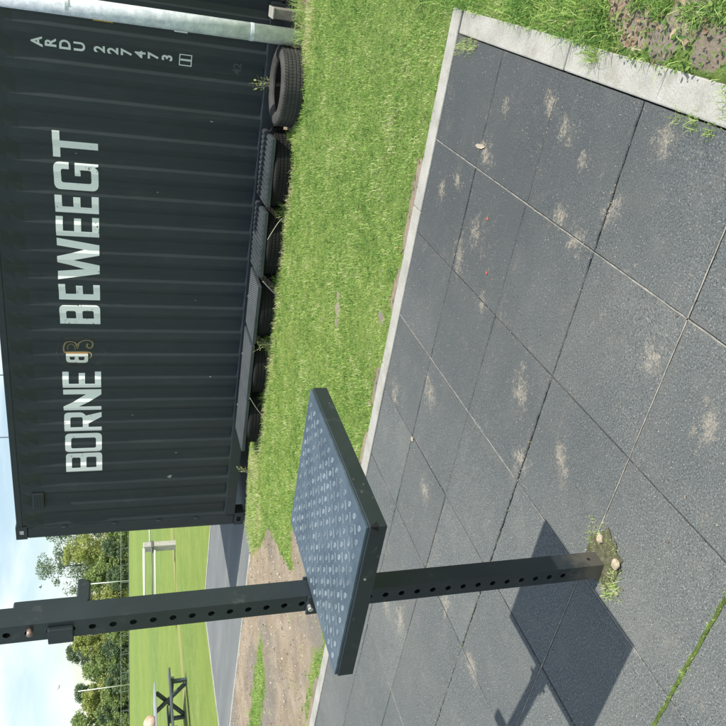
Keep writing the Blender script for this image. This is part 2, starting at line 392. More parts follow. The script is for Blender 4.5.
def soil_at(x, y):
    s = np.where(inpoly(x, y, soil_poly), 1.0, 0.0)
    d = distpoly(x, y, soil_poly)
    s = np.where(s > .5, 0.5 + np.clip(d / .16, 0, 1) * .5, 0.5 - np.clip(d / .10, 0, 1) * .5)
    for p in (patch1, patch2):
        i = inpoly(x, y, p); dd = distpoly(x, y, p)
        s = np.where(i, np.minimum(s, .56 - np.clip(dd / .22, 0, 1) * .34), np.where(dd < .15, np.minimum(s, .5 + dd / .15 * .5), s))
    for (bx, by, br) in bare:
        s = np.maximum(s, (0.95 if bx > -.2 else .8) * np.clip(1.4 - np.hypot(x - bx, (y - by) * .8) / br, 0, 1))
    s = np.maximum(s, np.where((x > -.14) & (y < 2.3), .36, 0))
    # narrow strip of soil along the outer side of the kerb
    s = np.maximum(s, np.where((x < -.2) & (x > -12), np.clip(1.25 - np.abs(y - (MATY + .130)) / .045, 0, .85) * np.clip(.62 + 1.1 * np.sin(x * 3.1 + np.sin(x * 7.3) * 1.7) * .5, .25, 1), 0))
    s = np.maximum(s, np.where((x > -4.8) & (x < 0) & (y > 6.05), ss(6.32, 6.5, y) * .9, 0))
    return s
def dry_at(x, y):
    d = np.where((x > -6.4) & (x < 1.5), np.clip(1 - np.abs(y - 6.26) / .17, 0, 1) * .72, 0)
    d = np.maximum(d, 0.75 * np.clip(1 - distpoly(x, y, [(-4.85,6.45),(-5.6,6.6),(-6.2,6.6),(-6.1,6.1),(-5.4,6.0)]) / .25, 0, 1) * (y > 5.6))
    xl = -15.75 - (14.4 - y) * .08
    d = np.maximum(d, 0.95 * np.clip(1.3 - np.abs(x - xl) / .42, 0, 1) * (y < 40))
    return d
xs = np.unique(np.round(np.concatenate([[-1500,-700,-350,-200,-120,-80,-60,-45,-35,-28,-22,-19], np.arange(-17.5,-9.5,.12), np.arange(-9.5,1.6,.05), [-.155,-.143,1.8,2.2,3,5,8,12,20,40,80,200,600,1500]]), 3))
ys = np.unique(np.round(np.concatenate([[-600,-150,-40,-12,-5,-3,-2,-1,-.5], np.arange(0,9.6,.05), [3.642,3.652], np.arange(9.6,17.5,.12), [18,19,21,24,28,34,40,50,60,75,90,110,140,200,350,700,1500]]), 3))
GX, GY = np.meshgrid(xs, ys)
GZ = gh(GX, GY)
lump = np.array([mnoise.noise(Vector((x * 1.7, y * 1.7, 0))) for x, y in zip(GX.ravel(), GY.ravel())]).reshape(GX.shape)
GZ = GZ + np.where(GZ > 0, np.where(GY > 3.75, .010, .006) * (lump - .1), 0)
V = np.stack([GX, GY, GZ], -1).reshape(-1, 3)
nx, ny = len(xs), len(ys)
ii = (np.arange(ny - 1)[:, None] * nx + np.arange(nx - 1)[None, :]).ravel()
T = np.stack([ii, ii + 1, ii + nx + 1, ii + nx], 1)
g = fast_mesh('ground', V, T, M_gr, {'soil': soil_at(GX, GY).ravel(), 'dry': dry_at(GX, GY).ravel()})
struct(g)

# ------------------------------------------------------------------ rubber tile surface
X0, PIT = KERBX, 0.5025
tiles = MB(); r2 = random.Random(3)
def x_at(a, b, k, n): return a + (b - a) * k / n
def edge_w(x, line):
    # rows of joints that have worn open and ragged, others still tight
    amp = {3: .0085, 1: .0050, 2: .0022}.get(line, .0010)
    v = mnoise.noise(Vector((x * 17, line * 3.3, 0))) * .6 + mnoise.noise(Vector((x * 60, line * 3.3, 5))) * .5 + mnoise.noise(Vector((x * 2.3, line, 9))) * .5
    return max(0, v + .15) * amp + r2.uniform(0, .0006)
nxs, nys = 18, 11; tones = []
for i in range(nxs):
    for j in range(nys):
        xa, xb = X0 - (i + 1) * PIT, X0 - i * PIT
        yb = MATY - j * 0.5055; ya = yb - 0.5055
        g_ = 0.0014
        zz = r2.uniform(-0.001, 0.001); tx, ty = r2.uniform(-.0022, .0022), r2.uniform(-.0022, .0022)
        n = 26
        # ragged tile outline
        out = []
        gapy0 = .0024 if j in (0, 2) else g_
        for k in range(n): out.append((xa + g_ + (xb-xa-2*g_) * k / n, ya + g_ + edge_w(x_at(xa, xb, k, n), j + 1)))
        for k in range(n): out.append((xb - g_ - r2.uniform(0, .001), ya + g_ + (yb-ya-2*g_) * k / n))
        for k in range(n): out.append((xb - g_ - (xb-xa-2*g_) * k / n, yb - g_ - edge_w(x_at(xb, xa, k, n) + 7, j)))
        for k in range(n): out.append((xa + g_ + r2.uniform(0, .001), yb - g_ - (yb-ya-2*g_) * k / n))
        cx, cy = (xa+xb)/2, (ya+yb)/2
        N_ = len(out)
        def zf(x, y): return zz + tx*(x-cx)*2 + ty*(y-cy)*2
        lo = [(x, y, -0.03) for x, y in out]; mi = [(x, y, -0.0035 + zf(x, y)) for x, y in out]
        tp = [(cx + (x-cx)*.986, cy + (y-cy)*.986, zf(x, y)) for x, y in out]
        fs = [(q, (q+1) % N_, N_+(q+1) % N_, N_+q) for q in range(N_)] + [(N_+q, N_+(q+1) % N_, 2*N_+(q+1) % N_, 2*N_+q) for q in range(N_)] + [tuple(range(2*N_, 3*N_))]
        tiles.add(lo + mi + tp, fs); tones += [r2.uniform(0, 1)] * (3 * N_)
rt = struct(obj('rubber_tile_paving', tiles, M_mat))
at_ = rt.data.attributes.new('tone', 'FLOAT', 'POINT'); at_.data.foreach_set('value', np.array(tones, dtype=np.float32))
XL = X0 - nxs * PIT; YB = MATY - nys * .5055
bed = MB(); bed.add([(XL, YB, -.02), (X0, YB, -.02), (X0, MATY, -.02), (XL, MATY, -.02)], [(0, 1, 2, 3)])
struct(obj('joint_bed', bed, M_bed))
def joint(name, segs, wd, z, m, wob=.0012, gaps=0.0):
    mb = MB(); rr = random.Random(len(segs) * 11 + int(wd * 10000))
    for (xa, ya, xb, yb) in segs:
        L = math.hypot(xb-xa, yb-ya); n = max(2, int(L / .03)); dx, dy = (xb-xa)/L, (yb-ya)/L
        vs = []
        ph = rr.uniform(0, 9)
        for k in range(n + 1):
            u = L * k / n; ww = wd * (.6 + .8 * (.5 + .5 * mnoise.noise(Vector((u * 9, ph, 0)))) ) + rr.uniform(-wob, wob) * .4
            if gaps and mnoise.noise(Vector((u * 3.1, ph + 5, 2))) < -0.35 + gaps - .5: ww = .0004
            off = rr.uniform(-wob, wob) * .5
            px, py = xa + dx*u - dy*off, ya + dy*u + dx*off
            vs += [(px - dy*ww/2, py + dx*ww/2, z), (px + dy*ww/2, py - dx*ww/2, z)]
        mb.add(vs, [(2*k, 2*k+1, 2*k+3, 2*k+2) for k in range(n)])
    return tag(obj(name, mb, m), kind='structure')
xg = [X0 - i * PIT for i in range(nxs)]; yg = [MATY - j * .5055 for j in range(nys)]
joint('joint_sand', [(xg[1], MATY, xg[1], .4), (xg[3], MATY, xg[3], 2.05), (xg[3], 1.9, xg[3], 1.16), (-3.6, yg[4], -.25, yg[4]), (xg[7], 2.6, xg[7], 1.5)], .0045, -.0006, M_sand)
joint('joint_grit', [(xg[2], MATY, xg[2], .5), (xg[4], MATY, xg[4], 1.2), (xg[5], MATY, xg[5], 1.6), (-8, yg[2], -.25, yg[2])], .0035, -.0010, M_sandthin)

# kerb stones
def kerb(name, x0, x1, y0, y1, along, z, L=1.0, h=.1, start=0.0):
    mb = MB(); rr = random.Random(int(abs(x0 * 100)))
    a, b = (x0, x1) if along == 'x' else (y0, y1)
    p = b - start; 
    while p > a:
        q = max(a, p - L + .004)
        dz = rr.uniform(-.0015, .0015); s = rr.uniform(-.001, .001)
        if along == 'x': mb.box(q, p, y0 + s, y1 + s, z - h, z + dz)
        else: mb.box(x0 + s, x1 + s, q, p, z - h, z + dz)
        p -= L
    return struct(obj(name, mb, M_kerb, bevel=.006))
kerb('kerb', -10.5, -.138, MATY + .003, MATY + .112, 'x', .006, start=.0)
kerb('kerb', X0 + .003, -.138, -2.0, MATY, 'y', .006, start=.02, L=1.0)
kerb('kerb', -10.7, -6.40, 6.335, 6.395, 'x', .056)
kerb('kerb', -10.72, -.25, 9.44, 9.51, 'x', .062)
kerb('kerb', -10.76, -10.70, 6.2, 9.4, 'y', .060)
pm = MB(); pm.add([(-10.70, 6.395, .05), (-6.15, 6.395, .05), (-6.15, 6.87, .05), (-.1, 6.87, .05), (-.1, 9.44, .05), (-10.70, 9.44, .05)], [(0, 1, 2, 3, 4, 5)])
struct(obj('path', pm, M_path))

# ------------------------------------------------------------------ shipping container
CX0, CX1, CY0, CY1, CZ0, CZ1 = -6.345, -0.29, 6.85, 9.29, 0.072, 2.645
cont = thing('shipping_container', (-3.32, 8.07, CZ0), 'dark grey corrugated shipping container with big white words on its side', 'container')
cont['_o'] = (-3.32, 8.07, CZ0)
SLOPE = -2.515; P = .278
def breaks():
    out = []
    k = math.floor((CX0 - SLOPE) / P) - 1
    while True:
        xs_ = SLOPE + k * P
        if xs_ - .2 > CX1: break
        out += [(xs_ - .034, 0.0), (xs_ + .034, .036), (xs_ + .104, .036), (xs_ + .172, 0.0)]
        k += 1
    return out
BR = breaks(); WX0, WX1 = CX0 + .155, CX1 - .155
YF = CY0 + .008
def wall_y(x):
    if x <= WX0 or x >= WX1: return YF
    for (a, ya), (b, yb) in zip(BR, BR[1:]):
        if a <= x <= b: return YF + ya + (yb - ya) * (x - a) / (b - a)
    return YF
def corrug(zb, zt, y0, sgn, lo, hi, axis='x', T0=0.0):
    # ribs fade out smoothly into the flat strips at the rails
    pts = [(lo, 0.0)] + [(x, d) for x, d in [(b[0] + T0, b[1]) for b in BR] if lo + .02 < x < hi - .02] + [(hi, 0.0)]
    zs = [zb, zb + .004, zb + .016, zt - .34, zt - .22, zt - .11, zt - .02, zt]; fac = [0, 0, 1, 1, .86, .38, 0, 0]
    vs = []; fs = []
    for z, f_ in zip(zs, fac):
        for x, d in pts:
            y = y0 + sgn * d * f_
            vs.append((x, y, z) if axis == 'x' else (y, x, z))
    n = len(pts)
    for r_ in range(len(zs) - 1):
        for k in range(n - 1): fs.append((r_*n+k, r_*n+k+1, (r_+1)*n+k+1, (r_+1)*n+k))
    return vs, fs
ZB, ZT = CZ0 + .235, CZ1 - .075
obj('side_wall', corrug(ZB, ZT, YF, 1, WX0, WX1), M_cont, cont)['label'] = 'corrugated long side wall carrying the painted words'
obj('side_wall', corrug(ZB, ZT, CY1 - .008, -1, WX0, WX1), M_cont, cont)
sh = (CX0 + .02)
obj('end_wall', corrug(ZB, ZT, CX0 + .02, 1, CY0 + .12, CY1 - .12, 'y', T0=10.5), M_cont, cont)
dm = MB(); ym = (CY0 + CY1) / 2
for (a, b) in ((CY0 + .12, ym - .006), (ym + .006, CY1 - .12)): dm.box(CX1 - .05, CX1 - .015, a, b, ZB, ZT)
for yy in (CY0 + .35, ym - .3, ym + .3, CY1 - .35): dm.tube([(CX1 + .01, yy, ZB), (CX1 + .01, yy, ZT)], .017)
obj('door', dm, M_cont, cont, bevel=.003)
rf = MB()
rf.box(CX0 + .08, CX1 - .08, CY0 + .06, CY1 - .06, CZ1 - .03, CZ1 - .012)
xx = CX0 + .3
while xx < CX1 - .3: rf.box(xx, xx + .09, CY0 + .12, CY1 - .12, CZ1 - .012, CZ1 - .001); xx += .21
obj('roof', rf, M_cont, cont, bevel=.004)
rl = MB()
for ya, yb in ((CY0, CY0 + .06), (CY1 - .06, CY1)):
    rl.box(CX0 + .165, CX1 - .165, ya, yb, CZ1 - .075, CZ1 - .012)
obj('top_rail', rl, M_cont, cont, bevel=.006)
rl = MB()
for ya, yb in ((CY0 - .002, CY0 + .05), (CY1 - .05, CY1)):
    rl.box(CX0 + .165, CX1 - .165, ya, yb, CZ0 + .115, CZ0 + .235)
for xa in np.arange(CX0 + .4, CX1 - .3, .45): rl.box(xa, xa + .05, CY0 + .052, CY1 - .052, CZ0 + .115, CZ0 + .225)
obj('bottom_rail', rl, M_cont, cont, bevel=.004)
fl = MB(); fl.box(CX0 + .06, CX1 - .06, CY0 + .053, CY1 - .053, CZ0 + .226, CZ0 + .25); obj('floor', fl, M_cont, cont)
for cx_ in (CX0, CX1):
    for cy_ in (CY0, CY1):
        sx = 1 if cx_ == CX0 else -1; sy = 1 if cy_ == CY0 else -1
        pb = MB(); a, b = sorted((cx_, cx_ + sx * .155)); c_, d_ = sorted((cy_ + sy*.003, cy_ + sy * .12))
        pb.box(a, b, c_, d_, CZ0 + .118, CZ1 - .118)
        obj('corner_post', pb, M_cont, cont, bevel=.012)
        for z0 in (CZ0, CZ1 - .118):
            # casting with its slot: built as four bars round the opening on the long side
            cb = MB(); a, b = sorted((cx_ - sx * .004, cx_ + sx * .178)); c_, d_ = sorted((cy_ - sy * .004, cy_ + sy * .162))
            fy0, fy1 = sorted((cy_ - sy * .004, cy_ + sy * .012))
            by0, by1 = sorted((cy_ + sy * .012, cy_ + sy * .162))
            mx_, mz = (a + b) / 2, z0 + .059
            cb.box(a, b, by0 if sy > 0 else by0, by1, z0, z0 + .118)
            cb.box(a, mx_ - .036, fy0, fy1, z0, z0 + .118); cb.box(mx_ + .036, b, fy0, fy1, z0, z0 + .118)
            cb.box(mx_ - .036, mx_ + .036, fy0, fy1, z0, mz - .024); cb.box(mx_ - .036, mx_ + .036, fy0, fy1, mz + .024, z0 + .118)
            o = obj('corner_casting', cb, M_cont, cont)
            hb = MB(); y_ = cy_ + sy * .0115
            hb.add([(mx_ - .036, y_, mz - .024), (mx_ + .036, y_, mz - .024), (mx_ + .036, y_, mz + .024), (mx_ - .036, y_, mz + .024)], [(0, 1, 2, 3)])
            h_ = obj('casting_slot', hb, M_wb if (cx_ == CX0 and z0 > 1) else M_hole); h_.parent = o
vb = MB(); vb.box(-5.90, -5.69, YF - .022, YF + .036, 2.33, 2.45)
for k in range(4): vb.box(-5.885, -5.705, YF - .028, YF - .022, 2.345 + k*.026, 2.357 + k*.026)
obj('air_vent', vb, M_cont, cont, bevel=.004)
for z in (.62, 1.05, 1.55, 2.1):
    tb = MB(); tb.tube([(CX0 + .152, CY0 - .004, z), (CX0 + .152, CY0 - .016, z + .012), (CX0 + .152, CY0 - .016, z + .045), (CX0 + .152, CY0 - .004, z + .057)], .006, 6)
    obj('lashing_ring', tb, M_cont, cont, smooth=True)

# ---- painted marks: flat outlines cut at every fold of the corrugation and laid on it
def fillet(pts, seg=5):
    out = []; n = len(pts)
    for i, p in enumerate(pts):
        x, z = p[0], p[1]; r = p[2] if len(p) > 2 else 0
        if not r: out.append((x, z)); continue
        a = Vector(pts[i-1][:2]) - Vector((x, z)); b = Vector(pts[(i+1) % n][:2]) - Vector((x, z))
        r = min(r, a.length * .5, b.length * .5)
        pa = Vector((x, z)) + a.normalized() * r; pb = Vector((x, z)) + b.normalized() * r; c0 = Vector((x, z))
        for k in range(seg + 1):
            u = k / seg; q = pa * (1-u)**2 * 1 + c0 * 2*u*(1-u) + pb * u*u
            out.append((q.x, q.y))
    return out
def flat_from_loops(loops):
    cu = bpy.data.curves.new('tmp', 'CURVE'); cu.dimensions = '2D'; cu.fill_mode = 'BOTH'
    for lp in loops:
        sp = cu.splines.new('POLY'); sp.points.add(len(lp) - 1); sp.use_cyclic_u = True
        for q, (x, z) in zip(sp.points, lp): q.co = (x, z, 0, 1)
    o = bpy.data.objects.new('tmp', cu); COL.objects.link(o)
    dg = bpy.context.evaluated_depsgraph_get(); me = bpy.data.meshes.new_from_object(o.evaluated_get(dg))
    vs = [tuple(v.co) for v in me.vertices]; fs = [tuple(p.vertices) for p in me.polygons]
    bpy.data.objects.remove(o); bpy.data.curves.remove(cu); bpy.data.meshes.remove(me)
    return vs, fs
def text_flat(body, size):
    cu = bpy.data.curves.new('tmp', 'FONT'); cu.body = body; cu.size = size; cu.offset = .0035; cu.align_x = 'CENTER'; cu.resolution_u = 4
    o = bpy.data.objects.new('tmp', cu); COL.objects.link(o)
    dg = bpy.context.evaluated_depsgraph_get(); me = bpy.data.meshes.new_from_object(o.evaluated_get(dg))
    vs = [tuple(v.co) for v in me.vertices]; fs = [tuple(p.vertices) for p in me.polygons]
    bpy.data.objects.remove(o); bpy.data.curves.remove(cu); bpy.data.meshes.remove(me)
    return vs, fs
def lay(name, parts, m, parent, off=.003):
    bm = bmesh.new()
    for vs, fs in parts:
        bv = [bm.verts.new((v[0], v[1], 0)) for v in vs]
        for f_ in fs:
            try: bm.faces.new([bv[i] for i in f_])
            except ValueError: pass
    x0 = min(v.co.x for v in bm.verts); x1 = max(v.co.x for v in bm.verts)
    for b in BR:
        if x0 < b[0] < x1:
            bmesh.ops.bisect_plane(bm, geom=bm.verts[:] + bm.edges[:] + bm.faces[:], plane_co=(b[0], 0, 0), plane_no=(1, 0, 0), dist=1e-5)
    me = bpy.data.meshes.new(name)
    for v in bm.verts:
        x, z = v.co.x, v.co.y; v.co = (x, wall_y(x) - off, z)
    for f_ in bm.faces:
        f_.normal_update()
        if f_.normal.y > 0: f_.normal_flip()
    bm.to_mesh(me); bm.free(); me.materials.append(m)
    o = bpy.data.objects.new(name, me); COL.objects.link(o); o.parent = parent; o.location = -Vector(cont['_o'])
    return o
H_ = .372; S = .060; A_ = .060
def gB(w, h=H_, s=S, a=A_):
    m_ = h * .52; r = .045
    outer = fillet([(0, 0), (w, 0, r), (w, m_, r*.6), (w - .014, m_ + .006), (w - .004, m_ + .012, r*.5), (w - .004, h, r), (0, h)])
    return [outer, fillet([(s, a), (w - s, a, .02), (w - s, m_ - a/2, .02), (s, m_ - a/2)]), fillet([(s, m_ + a/2), (w - s - .004, m_ + a/2, .02), (w - s - .004, h - a, .02), (s, h - a)])]
def gO(w, h=H_, s=S, a=A_): return [fillet([(0, 0, .055), (w, 0, .055), (w, h, .055), (0, h, .055)], 7), fillet([(s, a, .022), (w - s, a, .022), (w - s, h - a, .022), (s, h - a, .022)])]
def gR(w, h=H_, s=S, a=A_):
    q = h * .46
    return [fillet([(0, 0), (s, 0), (s, q - .04), (w*.46, q - .04), (w - s, 0), (w, 0), (w - .042, q - .015), (w, q + .02, .03), (w, h, .05), (0, h)]),
            fillet([(s, q + .018), (w - s, q + .018, .02), (w - s, h - a, .02), (s, h - a)])]
def gN(w, h=H_, s=S, a=A_): return [[(0, 0), (s, 0), (s, h*.60), (w - s - .004, 0), (w, 0), (w, h), (w - s, h), (w - s, h*.40), (s + .004, h), (0, h)]]
def gE(w, h=H_, s=S, a=A_): return [[(0, 0), (w, 0), (w, a), (s, a), (s, h/2 - a/2), (w*.93, h/2 - a/2), (w*.93, h/2 + a/2), (s, h/2 + a/2), (s, h - a), (w, h - a), (w, h), (0, h)]]
def gW(w, h=H_, s=S, a=A_):
    c0 = w / 2
    return [[(w*.14, 0), (w*.36, 0), (c0, h*.62), (w*.64, 0), (w*.86, 0), (w, h), (w - .072, h), (w*.755, h*.36), (c0 + .034, h), (c0 - .034, h), (w*.245, h*.36), (.072, h), (0, h)]]
def gG(w, h=H_, s=S, a=A_):
    return [fillet([(0, 0, .055), (w - s*.9, 0, .03), (w - s*.5, .03), (w - .02, 0), (w, 0), (w, h*.53), (w*.52, h*.53), (w*.52, h*.53 - a*.8), (w - s, h*.53 - a*.8), (w - s, a, .02), (s, a, .022), (s, h - a, .022), (w - s, h - a, .022),
                    (w - s, h*.66), (w, h*.66), (w, h, .055), (0, h, .055)], 6)]
def gT(w, h=H_, s=S + .008, a=A_): return [[(w/2 - s/2, 0), (w/2 + s/2, 0), (w/2 + s/2, h - a), (w, h - a), (w, h), (0, h), (0, h - a), (w/2 - s/2, h - a)]]
letters = [(gB,-5.419,-5.183),(gO,-5.153,-4.922),(gR,-4.875,-4.65),(gN,-4.612,-4.362),(gE,-4.33,-4.146),(gB,-3.592,-3.37),(gE,-3.326,-3.149),(gW,-3.102,-2.697),(gE,-2.672,-2.485),(gE,-2.447,-2.275),(gG,-2.229,-1.977),(gT,-1.941,-1.709)]
for word, grp in (('BORNE', letters[:5]), ('BEWEEGT', letters[5:])):
    parts = []
    for fn, a, b in grp:
        parts.append(flat_from_loops([[(a + x, 1.717 + z) for x, z in l] for l in fn(b - a)]))
    lay('lettering', parts, M_white, cont)['label'] = 'large worn white painted word ' + word
# code stacked down the right end
parts = []
zc = [2.178, 2.074, 1.965, 1.854, 1.699, 1.593, 1.486, 1.374, 1.269, 1.154, .999]
for ch, z in zip('ARDU2274731', zc):
    vs, fs = text_flat(ch, .118)
    parts.append(([(v[0] * .95 - 1.013, v[1] + z - .042) for v in vs], fs))
box_parts = []
x0, x1, z0, z1 = -1.062, -.964, .945, 1.052
for q in ((x0, x1, z0, z0 + .008), (x0, x1, z1 - .008, z1), (x0, x0 + .008, z0 + .008, z1 - .008), (x1 - .008, x1, z0 + .008, z1 - .008)):
    box_parts.append(([(q[0], q[2]), (q[1], q[2]), (q[1], q[3]), (q[0], q[3])], [(0, 1, 2, 3)]))
for a_, b_, lb_ in ((0, 4, 'white stacked letters ARDU'), (4, 10, 'white stacked number 227473'), (10, 11, 'white check digit 1 in a frame')):
    lay('identification_code', parts[a_:b_], M_code, cont)['label'] = lb_
lay('check_digit_frame', box_parts, M_code, cont)
# emblem
def ribbon(pts, wd, close=False):
    vs = []; fs = []; n = len(pts)
    for i, p in enumerate(pts):
        a = Vector(pts[(i-1) % n] if (close or i) else p); b = Vector(pts[(i+1) % n] if (close or i < n-1) else p)
        d = (b - a).normalized(); nrm = Vector((-d.y, d.x)); ww = wd[i] if isinstance(wd, list) else wd
        vs += [tuple(Vector(p) + nrm * ww / 2), tuple(Vector(p) - nrm * ww / 2)]
    for i in range(n if close else n - 1): fs.append((2*i, 2*i+1, 2*((i+1) % n)+1, 2*((i+1) % n)))
    return vs, fs
def smooth(pts, k=4):
    P_ = [Vector(p) for p in pts]; out = []
    for i in range(len(P_) - 1):
        a, b, c, d = P_[max(i-1, 0)], P_[i], P_[i+1], P_[min(i+2, len(P_)-1)]
        for j in range(k):
            u = j / k
            out.append(tuple(.5 * ((2*b) + (c-a)*u + (2*a-5*b+4*c-d)*u*u + (3*b-a-3*c+d)*u**3)))
    out.append(tuple(P_[-1])); return out
w_ = .108; bz = 1.838; h2 = .208
lp = gB(w_, h2, .034, .034); lp = [[(-3.915 - x, bz + z) for x, z in l] for l in lp]
eb = lay('emblem', [flat_from_loops(lp)], M_wb, cont); eb['label'] = 'round badge of a white B back to back with a gold scrolled B'
e2 = lay('scroll', [ribbon(smooth([(-3.905, 2.062), (-3.86, 2.068), (-3.805, 2.045), (-3.79, 2.0), (-3.81, 1.955), (-3.87, 1.937), (-3.815, 1.925), (-3.775, 1.88), (-3.768, 1.83), (-3.80, 1.795), (-3.85, 1.798), (-3.866, 1.826), (-3.845, 1.85), (-3.815, 1.838)]), .016),
                     ribbon(smooth([(-3.905, 2.062), (-3.902, 1.95), (-3.905, 1.83), (-3.935, 1.805), (-3.962, 1.825)]), .013),
                     ribbon(smooth([(-3.885, 2.03), (-3.84, 2.025), (-3.82, 1.995), (-3.845, 1.965), (-3.885, 1.96)]), .007)], M_gold, cont, .0045)
e2.parent = eb; e2.location = (0, 0, 0)
e3 = lay('divider', [ribbon([(-3.911, 2.045), (-3.911, 1.84)], .010)], M_orange, cont, .006); e3.parent = eb; e3.location = (0, 0, 0)
fr = [(-3.906, 2.133), (-3.83, 2.11), (-3.75, 2.095), (-3.725, 2.02), (-3.72, 1.90), (-3.745, 1.81), (-3.81, 1.745), (-3.907, 1.668), (-3.99, 1.735), (-4.045, 1.79), (-4.075, 1.88), (-4.075, 1.99), (-4.055, 2.085), (-3.98, 2.11)]
e4 = lay('badge_frame', [ribbon(fr, .006, True)], M_goldf, cont, .0035); e4.parent = eb; e4.location = (0, 0, 0)
lay('warning_sticker', [([(-.80, 1.59), (-.715, 1.59), (-.715, 1.745), (-.80, 1.745)], [(0, 1, 2, 3)])], M_yel, cont)['label'] = 'small yellow warning sticker half behind the pipe'
lay('white_sticker', [([(-.80, .99), (-.762, .99), (-.762, 1.10), (-.80, 1.10)], [(0, 1, 2, 3)])], M_code, cont)
faint = [text_flat('42', .10)]
lay('faint_number', [([(v[0] - 1.03, v[1] + .52) for v in faint[0][0]], faint[0][1])], mat('faint_paint', (0.075, 0.082, 0.08), .6), cont)
# few pale bird droppings and scuffs
rr = random.Random(5); M_scuff = mat('scuff', (0.33, 0.34, 0.32), .8)
for (x, z, s) in ((-5.23, .92, .008), (-5.56, .98, .018), (-4.7, 1.4, .006), (-3.3, .8, .006), (-2.2, 1.2, .006), (-1.5, .75, .007), (-1.9, 1.9, .005), (-4.2, .6, .006)):
    pl_ = [(x + s * rr.uniform(.5, 1.2) * math.cos(a), z + s * 1.6 * rr.uniform(.5, 1.3) * math.sin(a)) for a in np.linspace(0, 2*math.pi, 8)[:-1]]
    lay('scuff_mark', [(pl_, [tuple(range(7))])], M_scuff, cont, .0035)

# foot block seen right of the pipe, galvanised pipe
fb = thing('concrete_block', (-.522, 6.62, .06), 'grey concrete block standing upright in the grass right of the galvanised pipe', 'concrete block')
fb['_o'] = (-.522, 6.62, .06)
b_ = MB(); b_.box(-.562, -.482, 6.60, 6.80, .04, .322)
m_c = earthy('block_concrete', [(0.3, (0.16, 0.145, 0.125)), (0.7, (0.27, 0.25, 0.22))], 12)
obj('block', b_, m_c, fb, bevel=.006)
b_ = MB(); b_.box(-.566, -.478, 6.596, 6.804, .322, .336); obj('cap', b_, M_kerb, fb, bevel=.003)
pp = thing('galvanised_pipe', (-.67, 6.5, .09), 'galvanised steel pipe standing upright before the container', 'pipe')
pp['_o'] = (-.67, 6.5, .09)
b_ = MB(); b_.tube([(-.672, 6.5, .03), (-.676, 6.5, 1.2), (-.684, 6.5, 2.9)], .069, 28); obj('tube', b_, M_zinc, pp, smooth=True)
b_ = MB()
for z in (.5, 1.9):
    b_ = MB(); b_.tube([(-.6745, 6.5, z), (-.6745, 6.5, z + .03)], .0710, 28); obj('clamp_band', b_, M_zinc, pp, bevel=.002)

# ------------------------------------------------------------------ tyres and seat boards
M_tyre = mat('tyre_rubber', (0.045, 0.045, 0.043), 0.8, spec=.3); t = M_tyre.node_tree
c = ramp(t, noise(t, 8, 6, .7), [(0.3, (0.040, 0.040, 0.038)), (0.6, (0.070, 0.068, 0.062)), (0.8, (0.12, 0.11, 0.09))])
t.links.new(c, BS(M_tyre).inputs['Base Color'])
def tyre_meshes():
    R_, r_, h = .322, .205, .195
    prof = [(R_ - .012, .012), (R_ - .002, .028)]
    # tread rings: four grooves round the circumference
    z = .028
    for k, zc_ in enumerate((.050, .080, .112, .145)):
        prof += [(R_, zc_ - .006), (R_ - .005, zc_ - .0045), (R_ - .005, zc_ + .0015), (R_, zc_ + .003)]
    prof += [(R_ - .002, h - .028), (R_ - .012, h - .012), (R_ - .035, h - .002), (R_ - .07, h + .001), (r_ + .018, h - .012), (r_ + .004, h - .022), (r_, h - .036), (r_ + .012, h - .045), (R_ - .03, h - .05),
             (R_ - .02, h * .5), (R_ - .03, .05), (r_ + .012, .045), (r_, .036), (r_ + .004, .022), (r_ + .018, .012), (R_ - .07, -.001), (R_ - .035, .002)]
    mb = MB(); mb.lathe(prof, (0, 0, 0), 72)
    tr = MB(); n = 78
    # cross blocks of the tread
    for i in range(n):
        a = 2 * math.pi * i / n; w2 = .0062
        for (z0, z1, sk) in ((.020, .043, .02), (.0545, .073, -.015), (.0845, .105, .015), (.1165, .138, -.015), (.149, .178, .02)):
            vs = []
            for (zz, aa) in ((z0, a), (z1, a + sk)):
                for da in (-w2, w2):
                    for q in (R_ - .004, R_ + .0022):
                        vs.append((q * math.cos(aa + da * 3.1 - .0), q * math.sin(aa + da * 3.1), zz))
            tr.add(vs, [(0,1,3,2),(4,6,7,5),(0,4,5,1),(2,3,7,6),(1,5,7,3),(0,2,6,4)])
    return mb, tr
tm, tt_ = tyre_meshes()
M_board = steel_paint('board_paint', (0.034, 0.043, 0.047), (0.055, 0.066, 0.070), 0.5, 10, .2)
tyre = thing('car_tyre', (-1.07, 6.50, .085), 'bare old car tyre lying flat beside the pipe, no board on it', 'tyre', 'car tyres lying along the container')
tyre['_o'] = (0, 0, 0)
obj('casing', tm, M_tyre, tyre, smooth=True).data.polygons.foreach_set('use_smooth', [False] * len(tyre.children[0].data.polygons))
obj('tread', tt_, M_tyre, tyre)
tpos = [(-1.79, 6.585, 'car tyre under the ribbed board nearest the bare tyre'), (-2.475, 6.60, 'car tyre under the second ribbed board from the pipe'),
        (-3.16, 6.60, 'car tyre under the first finely textured board left of the ribbed ones'), (-3.83, 6.60, 'car tyre under the middle finely textured board'),
        (-4.46, 6.59, 'car tyre under the last board near the yellowed grass')]
M_tyre_shaded = mat('tyre_rubber_shaded', (0.020, 0.020, 0.019), 0.9, spec=.2)  # tyres under the boards: their shade is put into a darker rubber colour
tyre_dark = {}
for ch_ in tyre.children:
    d_ = ch_.data.copy(); d_.materials.clear(); d_.materials.append(M_tyre_shaded); tyre_dark[ch_.data.name] = d_
